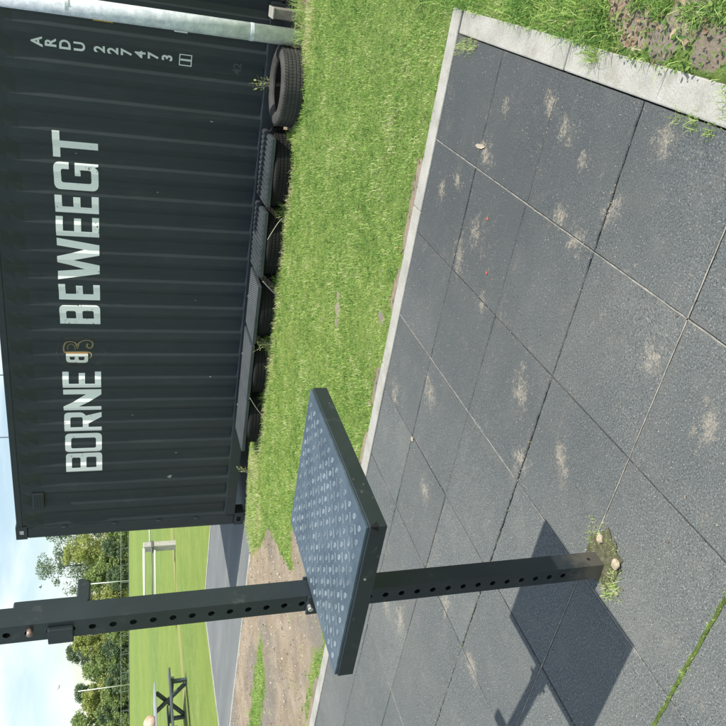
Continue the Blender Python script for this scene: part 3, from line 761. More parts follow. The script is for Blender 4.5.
for i, (x, y, lb) in enumerate(tpos):
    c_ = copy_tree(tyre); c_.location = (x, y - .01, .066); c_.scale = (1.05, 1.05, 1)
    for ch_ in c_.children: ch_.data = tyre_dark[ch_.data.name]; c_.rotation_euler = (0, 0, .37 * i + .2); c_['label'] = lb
def board(x, y, z, rz, tilt, ribbed, label, L=.63, W=.46):
    r_ = thing('seat_board', (x, y - .095, z), label, 'bench board', 'boards lying on the car tyres', rz); r_.rotation_euler = (tilt, 0, rz)
    b = MB(); b.box(-L/2, L/2, -W/2, W/2, 0, .036)
    obj('board_core', b, M_board, r_, bevel=.004)
    t_ = MB()
    if ribbed:
        n = 13
        for k in range(n):
            xc = -L/2 + (k + .5) * L / n; t_.box(xc - L/n*.30, xc + L/n*.30, -W/2 + .006, W/2 - .006, .036, .045)
    else:
        nx_, ny_ = 30, 18
        for i in range(nx_):
            for j in range(ny_):
                px = -L/2 + .012 + (L - .024) * (i + .5 * (j % 2)) / nx_; py = -W/2 + .012 + (W - .024) * j / (ny_ - 1)
                s = .0085
                t_.add([(px - s, py, .036), (px, py - s * .8, .036), (px + s, py, .036), (px, py + s * .8, .036), (px, py, .041)], [(0, 1, 4), (1, 2, 4), (2, 3, 4), (3, 0, 4)])
    obj('ribs' if ribbed else 'texture_studs', t_, M_board, r_, bevel=.002 if ribbed else 0)
    nb = MB(); nb.tube([(0, W/2 - .03, .036), (0, W/2 - .03, .048)], .009, 8); obj('bolt', nb, M_bolt, r_)
    return r_
board(-1.775, 6.595, .264, .05, .005, True, 'dark ribbed board on a tyre, next to the bare tyre', L=.60)
board(-2.455, 6.600, .263, .075, .01, True, 'dark ribbed board on a tyre, the second from the pipe', L=.62)
board(-3.145, 6.585, .262, -.02, .0, False, 'dark finely textured board on a tyre, the third from the pipe', L=.62)
board(-3.815, 6.600, .264, .015, .0, False, 'dark finely textured board on a tyre, the fourth from the pipe', L=.63)
board(-4.460, 6.600, .262, .005, .01, False, 'dark finely textured board on a tyre, the last of the row', L=.64)

M_post = steel_paint('post_powder_coat', (0.017, 0.024, 0.028), (0.024, 0.032, 0.037), 0.40, 5, 0.3, bstr=.12); foot_dust(M_post)
# ------------------------------------------------------------------ training post and jump platform
post = thing('rig_post', (-1.65, 1.46, 0), 'black square steel post with a line of holes rising from the rubber tiles', 'post')
post['_o'] = (-1.65, 1.46, 0)
PX0, PX1, PY0, PY1, PT = -1.682, -1.620, 1.430, 1.492, 2.45
# tube with real holes in the face towards the viewer and the opposite face
def holed_tube(z0, z1, hz, rad=.0095):
    mb = MB()
    def face(y, flip):
        zs_ = [z0] + [(a + b) / 2 for a, b in zip(hz, hz[1:])] + [z1]
        for i, zc_ in enumerate(hz):
            za, zb = zs_[i], zs_[i+1]; n = 16; xc = (PX0 + PX1) / 2
            ring = [(xc + rad * math.cos(2*math.pi*k/n + math.pi/n), zc_ + rad * math.sin(2*math.pi*k/n + math.pi/n)) for k in range(n)]
            sq = []
            for k in range(n):
                a = 2*math.pi*k/n + math.pi/n; dx, dz = math.cos(a), math.sin(a)
                s_ = min((PX1-PX0)/2 / abs(dx) if abs(dx) > 1e-6 else 9, (((zb - zc_) if dz > 0 else (zc_ - za)) / abs(dz)) if abs(dz) > 1e-6 else 9)
                sq.append((xc + dx*s_, zc_ + dz*s_))
            cor = {}
            vs = [(x, y, z) for x, z in ring] + [(x, y, z) for x, z in sq]
            fs = []
            for k in range(n):
                k2 = (k+1) % n; f_ = [k, k2, n + k2]
                a, b = sq[k], sq[k2]
                if abs(a[0]-b[0]) > 1e-6 and abs(a[1]-b[1]) > 1e-6:
                    cxn = a[0] if abs(abs(a[0]-xc) - (PX1-PX0)/2) < 1e-6 else b[0]
                    czn = a[1] if cxn == b[0] and not abs(abs(a[0]-xc) - (PX1-PX0)/2) < 1e-6 else b[1]
                    vs.append((cxn, y, czn)); f_ += [len(vs) - 1]
                f_ += [n + k]
                fs.append(tuple(f_))
            # short collar going in
            o_ = len(vs); dy = .004 if not flip else -.004
            vs += [(x, y + dy, z) for x, z in ring]
            fs += [(k, (k+1) % n, o_ + (k+1) % n, o_ + k) for k in range(n)]
            mb.add(vs, fs)
    face(PY0, False); face(PY1, True)
    for x in (PX0, PX1): mb.add([(x, PY0, z0), (x, PY1, z0), (x, PY1, z1), (x, PY0, z1)], [(0, 1, 2, 3)])
    mb.add([(PX0, PY0, z1), (PX1, PY0, z1), (PX1, PY1, z1), (PX0, PY1, z1)], [(0, 1, 2, 3)])
    return mb
hz = [.161 + .0519 * k for k in range(44)]; hz = [z for z in hz if z < PT - .05]
def tube_obj(name, z0, z1, hz, m):
    mb = holed_tube(z0, z1, hz)
    o = obj(name, mb, m, post)
    bm = bmesh.new(); bm.from_mesh(o.data); bmesh.ops.remove_doubles(bm, verts=bm.verts[:], dist=1e-5)
    bmesh.ops.recalc_face_normals(bm, faces=bm.faces[:]); bm.to_mesh(o.data); bm.free()
    return o
tube_obj('tube', -.02, PT, hz, M_post)
ho = MB(); ho.tube([(PX1 + .0006, (PY0+PY1)/2, .055), (PX1 + .0008, (PY0+PY1)/2, .055)], .006, 10); obj('drain_hole', ho, M_hole, post)
hk = MB()
hp = [(PY1 + .001, 1.812), (PY1 + .024, 1.812), (PY1 + .024, 1.656), (PY1 + .082, 1.656), (PY1 + .088, 1.650), (PY1 + .080, 1.628), (PY1 + .068, 1.622), (PY1 + .008, 1.622), (PY1 + .001, 1.630)]
nh = len(hp)
hk.add([(PX0 + .003, y, z) for y, z in hp] + [(PX1 - .003, y, z) for y, z in hp], [tuple(range(nh)), tuple(range(nh, 2*nh))[::-1]] + [(i, (i+1) % nh, nh + (i+1) % nh, nh + i) for i in range(nh)])
obj('hook', hk, M_rig, post, bevel=.004)['label'] = 'L shaped bar hook on the far side of the post'
sl = MB(); sl.box(-1.690, -1.638, PY0 - .012, PY1 - .02, 1.661, 1.724); obj('sleeve', sl, M_rig, post, bevel=.003)
pn = MB(); pn.tube([(-1.641, PY0, 1.766), (-1.641, PY0 - .016, 1.766)], .0075, 12); obj('pin', pn, M_rust, post, smooth=True)

JZ = 1.02; JX0, JX1, JY0, JY1 = -1.616, -1.106, 1.153, 1.742; TH = .050
jp = thing('jump_platform', ((JX0+JX1)/2, (JY0+JY1)/2, JZ - TH), 'square black jump platform with studded blue grey top fixed to the post', 'platform')
jp['_o'] = ((JX0+JX1)/2, (JY0+JY1)/2, JZ - TH)
fr_ = MB(); T_ = .004
# four side plates with mitred ends, a narrow lip on top
for (a, b) in (((JX0, JY0), (JX1, JY0)), ((JX1, JY0), (JX1, JY1)), ((JX1, JY1), (JX0, JY1)), ((JX0, JY1), (JX0, JY0))):
    ax, ay = a; bx, by = b; d = Vector((bx-ax, by-ay)).normalized(); n_ = Vector((-d.y, d.x))
    c1 = .009
    def P3(px, py, i, z, e): return (px + n_.x*i + d.x*e, py + n_.y*i + d.y*e, z)
    vs = []
    for (i, z) in ((0, JZ - TH), (0, JZ - .0105), (.0025, JZ - .008), (.010, JZ - .008), (.010, JZ - TH)):
        e = max(i, c1 if z < JZ - .012 and False else i)
        vs += [P3(ax, ay, i, z, i), P3(bx, by, i, z, -i)]
    k = 5
    fr_.add(vs, [(2*q, 2*q+1, 2*((q+1) % k)+1, 2*((q+1) % k)) for q in range(k)])
obj('frame', fr_, M_rig, jp, bevel=0)
cn_ = MB()
for (x, y, sx, sy) in ((JX1, JY0, -1, 1),):
    cn_.add([(x + .0006, y + .018, JZ - .030), (x + .0006, y + .001, JZ - .030), (x + .0006, y + .001, JZ - .008)], [(0, 1, 2)])
    cn_.add([(x - .014, y - .0006, JZ - .030), (x - .001, y - .0006, JZ - .030), (x - .001, y - .0006, JZ - .010)], [(0, 1, 2)])
obj('corner_notch', cn_, M_hole, jp)
M_top = steel_paint('tread_top', (0.045, 0.068, 0.088), (0.075, 0.105, 0.128), 0.44, 9, .35, (0.3, 0.33, 0.34), .1)
tp = MB(); tp.box(JX0 + .003, JX1 - .003, JY0 + .003, JY1 - .003, JZ - .0078, JZ)
tpl = obj('tread_plate', tp, M_top, jp, bevel=.0015)
M_stud = steel_paint('tread_stud', (0.12, 0.155, 0.18), (0.27, 0.32, 0.35), 0.4, 12, .2, (0.4, .42, .42), .1)
st = MB(); pz = JZ - .0001
nxx, nyy = 11, 13; dx = (JX1 - JX0 - .03) / nxx; dy = (JY1 - JY0 - .03) / nyy
for i in range(nxx):
    for j in range(nyy):
        cx_, cy_ = JX0 + .015 + (i + .5) * dx, JY0 + .015 + (j + .5) * dy
        n = 14; vs = []; fs = []
        for k in range(n):
            a = 2*math.pi*k/n
            for (q, hh) in ((.0050, 0), (.0057, .0024), (.0068, .0024), (.0075, 0)): vs.append((cx_ + q*math.cos(a), cy_ + q*math.sin(a), pz + hh))
        for k in range(n):
            for e in range(3): fs.append((k*4+e, ((k+1) % n)*4+e, ((k+1) % n)*4+e+1, k*4+e+1))
        st.add(vs, fs)
        if i < nxx - 1 and j < nyy - 1:
            mtx = Matrix.Translation((cx_ + dx/2, cy_ + dy/2, pz)) @ Matrix.Rotation(R(38), 4, 'Z')
            st.box(-.012, .012, -.0015, .0015, 0, .0026, mtx)
so_ = obj('studs', st, M_stud); so_.parent = tpl
ub = MB()
for x in (JX0 + .06, JX1 - .10): ub.box(x, x + .04, JY0 + .011, JY1 - .011, JZ - TH + .002, JZ - .0125)
ub.box(JX0 + .0105, JX1 - .0105, 1.43, 1.49, JZ - TH + .001, JZ - TH + .0018)
obj('cross_bar', ub, M_rig, jp)
bk = MB()
bk.box(JX0 - .072, JX0 - .0015, PY0 - .010, PY0 - .0015, JZ - .115, JZ + .01)
bk.box(JX0 - .072, JX0 - .0015, PY1 + .0015, PY1 + .010, JZ - .115, JZ + .01)
bk.box(JX0 - .0012, JX0 + .006, PY0 - .030, PY1 + .030, JZ - .115, JZ - TH - .001)
obj('bracket', bk, M_rig, jp, bevel=.0015)
for z in (JZ + .012 - .035 + .025, JZ - .09):
    bb = MB(); bb.tube([(-1.651, PY0 - .026, z), (-1.651, PY1 + .026, z)], .0085, 6)
    obj('bolt', bb, M_bolt if z > .98 else M_rig, jp, bevel=.001)
M_chip = mat('chipped_paint', (0.06, 0.065, 0.065), .7)
rc = random.Random(8)
for k in range(9):
    s_ = rc.uniform(.002, .006); z_ = JZ - rc.uniform(.012, .046)
    if k % 2: u_ = rc.uniform(JX0 + .03, JX1 - .02); q_ = [(u_ + s_*1.8*math.cos(a)*rc.uniform(.5, 1), JY0 - .0005, z_ + s_*.6*math.sin(a)) for a in np.linspace(0, 6.28, 8)[:-1]]
    else: u_ = rc.uniform(JY0 + .03, JY1 - .02); q_ = [(JX1 + .0005, u_ + s_*1.8*math.cos(a)*rc.uniform(.5, 1), z_ + s_*.6*math.sin(a)) for a in np.linspace(0, 6.28, 8)[:-1]]
    cb_ = MB(); cb_.add(q_, [tuple(range(7))]); obj('paint_chip', cb_, M_chip, jp)
sc = MB(); sc.tube([(-1.27, JY0 - .0002, JZ - .024), (-1.27, JY0 - .002, JZ - .024)], .0032, 10); obj('screw', sc, M_bolt, jp)

# ------------------------------------------------------------------ grass
def blades(name, pts, h, wd, tint, lean, label=None, segs=1, kind='stuff', cat='grass'):
    n = len(pts); a = rng.uniform(0, 2*np.pi, n)
    side = np.stack([np.cos(a), np.sin(a), np.zeros(n)], 1) * (wd / 2)[:, None]
    b = rng.uniform(0, 2*np.pi, n)
    ln = np.stack([np.cos(b), np.sin(b), np.zeros(n)], 1) * (lean * h)[:, None]
    up = np.array([0, 0, 1.0])
    p0 = pts - np.array([0, 0, .004])
    mid = p0 + ln * .30 + up * (h * .62)[:, None]
    tip = p0 + ln + up * (h * (1 - .35 * np.clip(lean, 0, 1.2)))[:, None]
    V = np.stack([p0 - side, p0 + side, mid + side * .75, mid - side * .75, tip], 1).reshape(-1, 3)
    base = np.arange(n) * 5
    T3 = np.concatenate([np.stack([base, base + 1, base + 2], 1), np.stack([base, base + 2, base + 3], 1), np.stack([base + 3, base + 2, base + 4], 1)])
    o = fast_mesh(name, V, T3, M_blade, {'tint': np.repeat(np.clip(tint, 0, 1), 5)})
    tag(o, label, cat, None, kind)
    return o
def nz(x, y, s, o=0.0):
    return np.array([mnoise.noise(Vector((a * s + o, b * s, o))) for a, b in zip(x, y)])
# lawn between the tiles and the container, and its tongues into the sand
def scatter(n, x0, x1, y0, y1):
    return rng.uniform(x0, x1, n), rng.uniform(y0, y1, n)
x, y = scatter(300000, -8.8, .9, MATY + .105, 6.85)
s = soil_at(x, y); dn = nz(x, y, 3.0); dn2 = nz(x, y, 11.0, 4.)
keep = (s + .42 * dn2 + .20 * dn < .46 - .10 * (x < -4.6) * (s > .12)) & ~((x < -6.25) & (y > 6.33)) & (rng.random(len(x)) < .90)
# keep blades out from under the tyres, and off the kerb corner
for (tx_, ty_) in [(-1.07, 6.5)] + [(q[0], q[1]) for q in tpos]: keep &= np.hypot(x - tx_, y - ty_) > .30
keep &= ~((y > 6.48) & (x > -4.78) & (rng.random(len(x)) < .82)); keep &= ~(y > 6.74)
x, y, dn, dn2 = x[keep], y[keep], dn[keep], dn2[keep]
z = gh(x, y) + .002; z = np.where(z < 0, .05, z)
dry = dry_at(x, y)
tint = .42 + .30 * dn + .34 * dn2 + rng.normal(0, .22, len(x)) + dry * .42
h = rng.uniform(.012, .029, len(x)) * (1 + .5 * dn + .9 * np.clip(nz(x, y, 23.0, 9.), -.6, .8)) + .075 * np.clip(dry, 0, 1) * rng.random(len(x)) * (y > 6.05)
blades('lawn', np.stack([x, y, z], 1), h, rng.uniform(.0028, .0048, len(x)), tint, rng.uniform(.2, 1.3, len(x)), 'short sunlit lawn between the rubber tiles and the container')
# stones, clods and scattered shoots on the bare sand
px, py = scatter(5200, -11, -4.3, 3.7, 6.4); k_ = soil_at(px, py) > .55; px, py = px[k_], py[k_]
n = len(px); s_ = rng.gamma(2.0, .0020, n) + .0015; a = rng.uniform(0, 6.28, n); pz_ = gh(px, py) + .003
V = np.zeros((n, 5, 3))
for k in range(4):
    V[:, k, 0] = px + s_ * np.cos(a + k*1.57) * rng.uniform(.6, 1.3, n); V[:, k, 1] = py + s_ * np.sin(a + k*1.57) * rng.uniform(.6, 1.3, n); V[:, k, 2] = pz_ - .002
V[:, 4, 0] = px; V[:, 4, 1] = py; V[:, 4, 2] = pz_ + s_ * .8
b = np.arange(n) * 5
T = np.concatenate([np.stack([b+k, b+(k+1) % 4, b+4], 1) for k in range(4)])
M_clod = leafmat('clod', [(0, (0.10, 0.08, 0.055)), (.5, (0.26, 0.21, 0.15)), (1, (0.55, 0.49, 0.40))], 0.0, .9)
tag(fast_mesh('clods', V.reshape(-1, 3), T, M_clod, {'tint': np.repeat(rng.random(n), 5)}), 'small stones and clods scattered over the bare sandy soil', 'soil', None, 'stuff')
px, py = scatter(9000, -11, -4.3, 3.7, 6.4); k_ = (soil_at(px, py) > .5) & (nz(px, py, 5.0, 2.) > .22); px, py = px[k_], py[k_]
blades('stray_shoots', np.stack([px, py, gh(px, py) + .002], 1), rng.uniform(.012, .03, len(px)), rng.uniform(.003, .005, len(px)), rng.uniform(.3, 1, len(px)), rng.uniform(.5, 1.5, len(px)), 'stray grass shoots on the bare sandy soil')
# rougher grass right of the tiles
x, y = scatter(60000, -.15, 1.0, .5, 4.4)
s = soil_at(x, y); dn = nz(x, y, 4.5, 7.); dn2 = nz(x, y, 14.0, 4.)
keep = (s * 1.1 + .40 * dn + .30 * dn2 < .50) | ((y > 2.4) & (s < .5) & (rng.random(len(x)) < .9))
keep &= ~((x < -.137) & (y < MATY + .113)); keep &= ~((x < -.10) & (rng.random(len(x)) < .25))
x, y, dn, dn2 = x[keep], y[keep], dn[keep], dn2[keep]
tint = .40 + .3 * dn + .15 * dn2 + rng.normal(0, .20, len(x))
h = rng.uniform(.022, .060, len(x)) * (1 + .6 * np.clip(-dn, -.5, 1))
blades('rough_grass', np.stack([x, y, gh(x, y) + .002], 1), h, rng.uniform(.0022, .0042, len(x)), tint, rng.uniform(.3, 1.5, len(x)), 'rough uneven grass with bare soil right of the concrete kerb')
# clover-like low plants in the rough grass
def leafy(name, centers, m, size, label, tintf, flat=.5, per=1, cat='plants'):
    vs = []; fs = []; tn = []
    for (cx_, cy_, cz_) in centers:
        a = rng.uniform(0, 6.28); L = size * rng.uniform(.6, 1.3); W = L * rng.uniform(.35, .55); tl = rng.uniform(-flat, flat); tl2 = rng.uniform(-flat, flat)
        u = Vector((math.cos(a), math.sin(a), tl)).normalized(); v = Vector((-math.sin(a), math.cos(a), tl2)).normalized(); c0 = Vector((cx_, cy_, cz_)); nn = u.cross(v)
        b = len(vs); cup = L * rng.uniform(.05, .22)
        for (p, q, hh) in ((-.5, 0, .3), (-.22, .42, 1), (.15, .45, 1), (.5, 0, .2), (.15, -.45, 1), (-.22, -.42, 1), (0, 0, 0)):
            vs.append(tuple(c0 + u * p * L + v * q * W * 1.1 + nn * cup * hh)); 
        for k in range(6): fs.append((b + k, b + (k+1) % 6, b + 6))
        tn += [float(np.clip(tintf(cx_, cy_), 0, 1))] * 7
    o = fast_mesh(name, np.array(vs), np.array(fs), m, {'tint': tn})
    return tag(o, label, cat, None, 'stuff')
cen = []
for _ in range(420):
    cx_, cy_ = rng.uniform(-.13, .55), rng.uniform(1.0, 2.5)
    for _k in range(rng.integers(4, 14)):
        px, py = cx_ + rng.normal(0, .022), cy_ + rng.normal(0, .022)
        if px > -.155: cen.append((px, py, float(gh(px, py)) + rng.uniform(.006, .035)))
leafy('clover', cen, M_leaf_g, .017, 'small broad leaved weeds among the rough grass', lambda a, b: rng.normal(.45, .22), .6)
cen = []
for (bx, by, k, sd_) in ((.06, 2.34, 60, .06), (-.05, 2.17, 26, .04), (-.05, 2.02, 14, .05), (.0, 2.55, 8, .1), (.2, 1.9, 14, .12), (.05, 1.75, 8, .08), (.2, 2.9, 10, .15), (.3, 2.3, 16, .15)):
    for _ in range(k):
        px, py = bx + rng.normal(0, sd_), by + rng.normal(0, sd_)
        if px > -.14: cen.append((px, py, float(gh(px, py)) + rng.uniform(.008, .02)))
for _ in range(26):
    px = rng.uniform(-4, -.4); cen.append((px, MATY + .135 + rng.normal(0, .014), .03))
for _ in range(16):
    px, py = rng.uniform(-4.5, -.3), rng.uniform(3.8, 6.2); cen.append((px, py, float(gh(px, py)) + .025))
leafy('leaf_litter', cen, M_litter, .027, 'dry brown fallen leaves lying in the grass', lambda a, b: rng.uniform(.1, 1), .45, cat='dead leaves')

# tufts growing out of joints and beside things
def tuft(name, spots_, label, h0=.04, n0=60, spread=.03, tintm=.5, wd=.0025):
    P_, Hh, Tt = [], [], []
    for (cx_, cy_, cz_, k, hs, sp) in spots_:
        for _ in range(int(n0 * k)):
            P_.append((cx_ + rng.normal(0, spread * sp), cy_ + rng.normal(0, spread * sp), cz_)); Hh.append(h0 * hs * rng.uniform(.4, 1.2)); Tt.append(rng.normal(tintm, .18))
    return blades(name, np.array(P_), np.array(Hh), np.full(len(P_), wd), np.array(Tt), rng.uniform(.3, 1.4, len(P_)), label, kind='stuff', cat='weeds')
ys_ = [1.03 + .0 * k for k in range(1)]
sp_ = []
for k in range(60):
    px = -2.3 + k * .033; sp_.append((px, yg[5] + rng.normal(0, .002), 0, (1.0 if -1.6 > px or px > -1.45 else .6) * (1.3 if -1.72 < px < -1.55 or -1.9 > px > -2.1 else .6), .25, .35))
tuft('joint_grass', sp_, 'thin green line of moss and grass in the tile joint before the post', .05, 34, .016, .55, .0022)
joint('joint_moss', [(-2.6, yg[5], -1.0, yg[5])], .012, .0022, M_moss, .004)
sp_ = [(-2.3 + k * .05, yg[3] + rng.normal(0, .004), 0, .05 + .4 * max(0, mnoise.noise(Vector((k * .3, 0, 1)))), .2, .5) for k in range(-20, 16)]
tuft('joint_weeds', sp_, 'sparse moss along the dark tile joint behind the platform shadow', .04, 40, .012, .55)
tuft('kerb_corner_weed', [(-.285, 3.43, 0, 1.2, .8, 1.0), (-.27, 3.33, 0, .8, .7, 1.0), (-.30, 3.50, 0, .7, .6, .8), (-.262, 3.38, 0, .8, .6, 1)], 'yellow green weeds in the corner of the concrete kerb', .05, 60, .018, .72)
tuft('kerb_edge_weed', [(-.255, 1.78, 0, .7, .7, .8), (-.262, 1.70, 0, .6, .6, .8), (-.25, 1.85, 0, .4, .5, .8), (-.165, 2.35, .01, 1.2, 1.3, 1), (-.16, 1.62, .01, 2., 1.4, 1.4)], 'small weeds against the inner edge of the kerb', .05, 60, .016, .5)

# weeds between the tyres
tuft('tyre_gap_weeds', [(-2.13, 6.36, .09, 1.0, 1.2, 1.4), (-2.82, 6.34, .09, .5, 1.0, 1.4), (-3.49, 6.36, .09, 1.2, 1.2, 1.6), (-4.15, 6.36, .09, .8, 1.1, 1.3), (-2.1, 6.5, .09, .6, 1.5, 1.6), (-3.5, 6.5, .09, .8, 1.3, 2),
                        (-4.8, 6.5, .09, .8, 1.0, 2), (-.62, 6.36, .09, 1.2, 1.3, 1.4), (-1.43, 6.30, .085, 1.2, .7, 1.3), (-1.44, 6.42, .085, 1.0, .9, 1.3), (-.50, 6.45, .09, 1.0, 1.3, 1.4), (-.40, 6.6, .09, 1.5, 1.5, 2)], 'dark weeds growing in the gaps between the tyres', .11, 70, .03, .45, .004)
def stalk(name, pts, r, m, label, cat):
    b = MB(); b.tube(smooth(pts, 5), r, 6); o = obj(name, b, m, smooth=True); return tag(o, label, cat)
M_straw = mat('dry_stalk', (0.42, 0.40, 0.30), .8)
def smooth(pts, k=4):
    P_ = [Vector(p) for p in pts]; out = []
    for i in range(len(P_) - 1):
        a, b, c, d = P_[max(i-1, 0)], P_[i], P_[i+1], P_[min(i+2, len(P_)-1)]
        for j in range(k):
            u = j / k; out.append(tuple(.5 * ((2*b) + (c-a)*u + (2*a-5*b+4*c-d)*u*u + (3*b-a-3*c+d)*u**3)))
    out.append(tuple(P_[-1])); return out
stalk('grass_stalk', [(-2.13, 6.30, .09), (-2.2, 6.27, .17), (-2.36, 6.24, .26)], .003, M_straw, 'thin pale stalk leaning across the tyre under the second ribbed board', 'stalk')
stalk('grass_stalk', [(-2.93, 6.20, .08), (-2.86, 6.22, .17), (-2.78, 6.26, .26)], .006, mat('grey_stalk', (0.17, 0.18, 0.16), .8), 'thick grey bent stalk left of the second ribbed board', 'stalk')
stalk('grass_stalk', [(-4.32, 6.22, .10), (-4.20, 6.22, .19), (-4.08, 6.25, .27)], .003, M_straw, 'thin pale stalk under the last two boards', 'stalk')
stalk('grass_stalk', [(-4.55, 6.2, .12), (-4.66, 6.18, .10), (-4.72, 6.19, .16), (-4.70, 6.22, .22)], .0025, M_straw, 'curled pale stalk before the last tyre', 'stalk')
def weed(name, base, n, h, label, spread=.10, lw=.022, tint=.6):
    w_ = thing(name, base, label, 'weed'); sm = MB(); vs = []; fs = []; tn = []
    for i in range(n):
        a = rng.uniform(0, 6.28); hh = h * rng.uniform(.6, 1); tx_ = spread * rng.uniform(.2, 1)
        P_ = [(0, 0, 0), (math.cos(a)*tx_*.35, math.sin(a)*tx_*.35, hh*.55), (math.cos(a)*tx_, math.sin(a)*tx_, hh)]
        sm.tube(P_, [.003, .002, .001], 5)
        for k in range(9):
            u = .25 + .75 * k / 8; p = Vector(P_[0]).lerp(Vector(P_[2]), u); b = rng.uniform(0, 6.28)
            d = Vector((math.cos(b), math.sin(b), rng.uniform(.1, .8))).normalized(); L = .045 * rng.uniform(.6, 1.3); sd_ = d.cross(Vector((0, 0, 1))).normalized() * lw / 2
            o_ = len(vs); vs += [tuple(p), tuple(p + d*L*.5 + sd_), tuple(p + d*L), tuple(p + d*L*.5 - sd_)]; fs.append((o_, o_+1, o_+2, o_+3)); tn += [float(np.clip(rng.normal(tint, .15), 0, 1))] * 4
    obj('stem', sm, M_straw, w_); l_ = fast_mesh('leaf', np.array(vs), np.array(fs), M_leaf_g, {'tint': tn}, w_); l_['kind'] = 'stuff'
    return w_
weed('leafy_weed', (-1.10, 6.78, .07), 6, .40, 'pale leafy weed rising behind the bare tyre', .08, .02, .95)
weed('dry_weed', (-3.47, 6.27, .085), 7, .20, 'bleached bushy weed between the third and fourth board', .09, .02, 1.0)
weed('dry_weed', (-5.25, 6.50, .09), 4, .20, 'pale weed under the left end of the container', .08, .016, 1.0)

# soil patch round the post foot with stones
sp1 = MB(); n = 40
ring = []
for k in range(n):
    a = 2*math.pi*k/n; r_ = .080 + .035*mnoise.noise(Vector((math.cos(a)*2, math.sin(a)*2, 3))) + .004*rng.normal()
    ring.append((-1.615 + r_*1.15*math.cos(a) * 1.0, 1.455 + r_*1.0*math.sin(a)))
sp1.add([(a, b, .0045) for a, b in ring] + [(-1.62, 1.45, .012)], [(k, (k+1) % n, n) for k in range(n)])
M_sp = earthy('damp_soil', [(0.3, (0.06, 0.06, 0.035)), (0.5, (0.13, 0.13, 0.075)), (0.7, (0.22, 0.2, 0.14))], 45, 1, .01)
struct(obj('soil_patch', sp1, M_sp))
tuft('post_foot_moss', [(-1.70, 1.385, .006, 1.0, .5, 1), (-1.66, 1.355, .006, 1.0, .5, 1), (-1.62, 1.385, .006, .7, .4, 1), (-1.54, 1.50, .006, .6, .3, 1.4), (-1.56, 1.54, .006, .8, .35, 1.4), (-1.60, 1.54, .006, .8, .35, 1.2), (-1.60, 1.40, .006, .9, .25, 1.6), (-1.56, 1.44, .008, .8, .22, 1.6), (-1.66, 1.38, .006, 1, .3, 1.6), (-1.58, 1.44, .008, 1.2, .18, 2.4), (-1.60, 1.50, .008, 1, .18, 2.0), (-1.62, 1.40, .008, 1, .18, 2.0)],
     'yellow green moss and grass round the foot of the post', .045, 60, .014, .70)
M_stone = earthy('pale_stone', [(0.3, (0.28, 0.22, 0.14)), (0.6, (0.56, 0.48, 0.35))], 60)
def pebble(name, x, y, z, r, label, m, sq=.6, cat='stone'):
    bm = bmesh.new(); bmesh.ops.create_icosphere(bm, subdivisions=3, radius=r)
    for v in bm.verts:
        v.co *= 1 + .30 * mnoise.noise(v.co * 1.3 / r + Vector((x*9, y*9, 0))); v.co.z *= sq
    me = bpy.data.meshes.new(name); bm.to_mesh(me); bm.free(); me.materials.append(m)
    o = bpy.data.objects.new(name, me); COL.objects.link(o); o.location = (x, y, z + r*sq*.5); o.rotation_euler = (0, 0, x * 7)
    return tag(o, label, cat)
pebble('stone', -1.575, 1.388, .008, .017, 'pale stone at the near side of the post foot', M_stone)
pebble('stone', -1.560, 1.490, .008, .015, 'pale stone at the right side of the post foot', M_stone)
pebble('stone', -2.26, 3.019, 0, .013, 'small pale stone on a joint far beyond the platform corner', M_stone)
M_pet = mat('red_petal', (0.40, 0.10, 0.06), .7)
pebble('berry', -.911, 2.812, 0, .007, 'tiny red fallen berry on the tiles nearest the kerb corner', M_pet, .5, 'berry')
pebble('berry', -1.119, 2.696, 0, .007, 'tiny red fallen berry in the middle of the tiles', M_pet, .5, 'berry')
lf = MB(); lf.add([(-.66, 3.085, .006), (-.645, 3.06, .012), (-.632, 3.00, .012), (-.64, 2.985, .006), (-.655, 3.01, .008), (-.663, 3.055, .006)], [(0, 1, 2, 3, 4, 5)])
tag(obj('fallen_leaf', lf, mat('pale_leaf', (0.45, 0.38, 0.28), .8)), 'long pale dried leaf lying on the tiles near the kerb corner', 'leaf')
lf = MB(); lf.add([(.03, 1.93, .03), (.045, 1.955, .045), (.03, 2.0, .04), (.01, 2.02, .03), (-.0, 1.98, .035), (.01, 1.945, .033)], [(0, 1, 2, 3, 4, 5)])
cen = []
for _ in range(70):
    px, py = rng.uniform(-4.5, -.27), rng.uniform(1.0, 3.53); cen.append((px, py, .004))
for _ in range(40):
    px = rng.uniform(-4.5, -.27); cen.append((px, yg[3] + rng.normal(0, .006), .003))
leafy('leaf_crumbs', cen, M_litter, .009, 'tiny dry crumbs of leaves scattered over the rubber tiles', lambda a, b: rng.uniform(0, 1), .3, cat='dead leaves')
# loose sand grains on the tiles
pts = []
for (sx_, sy_, r_, e_, a_) in spots:
    k = int(420 * r_)
    gx = rng.normal(0, r_ * .7, k) * rng.random(k); gy = rng.normal(0, r_ * e_ * .9, k)
    pts.append(np.stack([sx_ + gx * math.cos(a_) - gy * math.sin(a_), sy_ + gx * math.sin(a_) + gy * math.cos(a_)], 1))
pts.append(np.stack([rng.uniform(-4.5, -.25, 2600), rng.uniform(.9, 3.54, 2600)], 1))
pts = np.concatenate(pts); pts = pts[(pts[:, 0] < -.25) & (pts[:, 1] < 3.54)]
n = len(pts); s_ = rng.uniform(.0008, .0024, n); a = rng.uniform(0, 6.28, n)
V = np.zeros((n, 4, 3))
for k in range(3):
    V[:, k, 0] = pts[:, 0] + s_ * np.cos(a + k*2.1); V[:, k, 1] = pts[:, 1] + s_ * np.sin(a + k*2.1); V[:, k, 2] = .0006
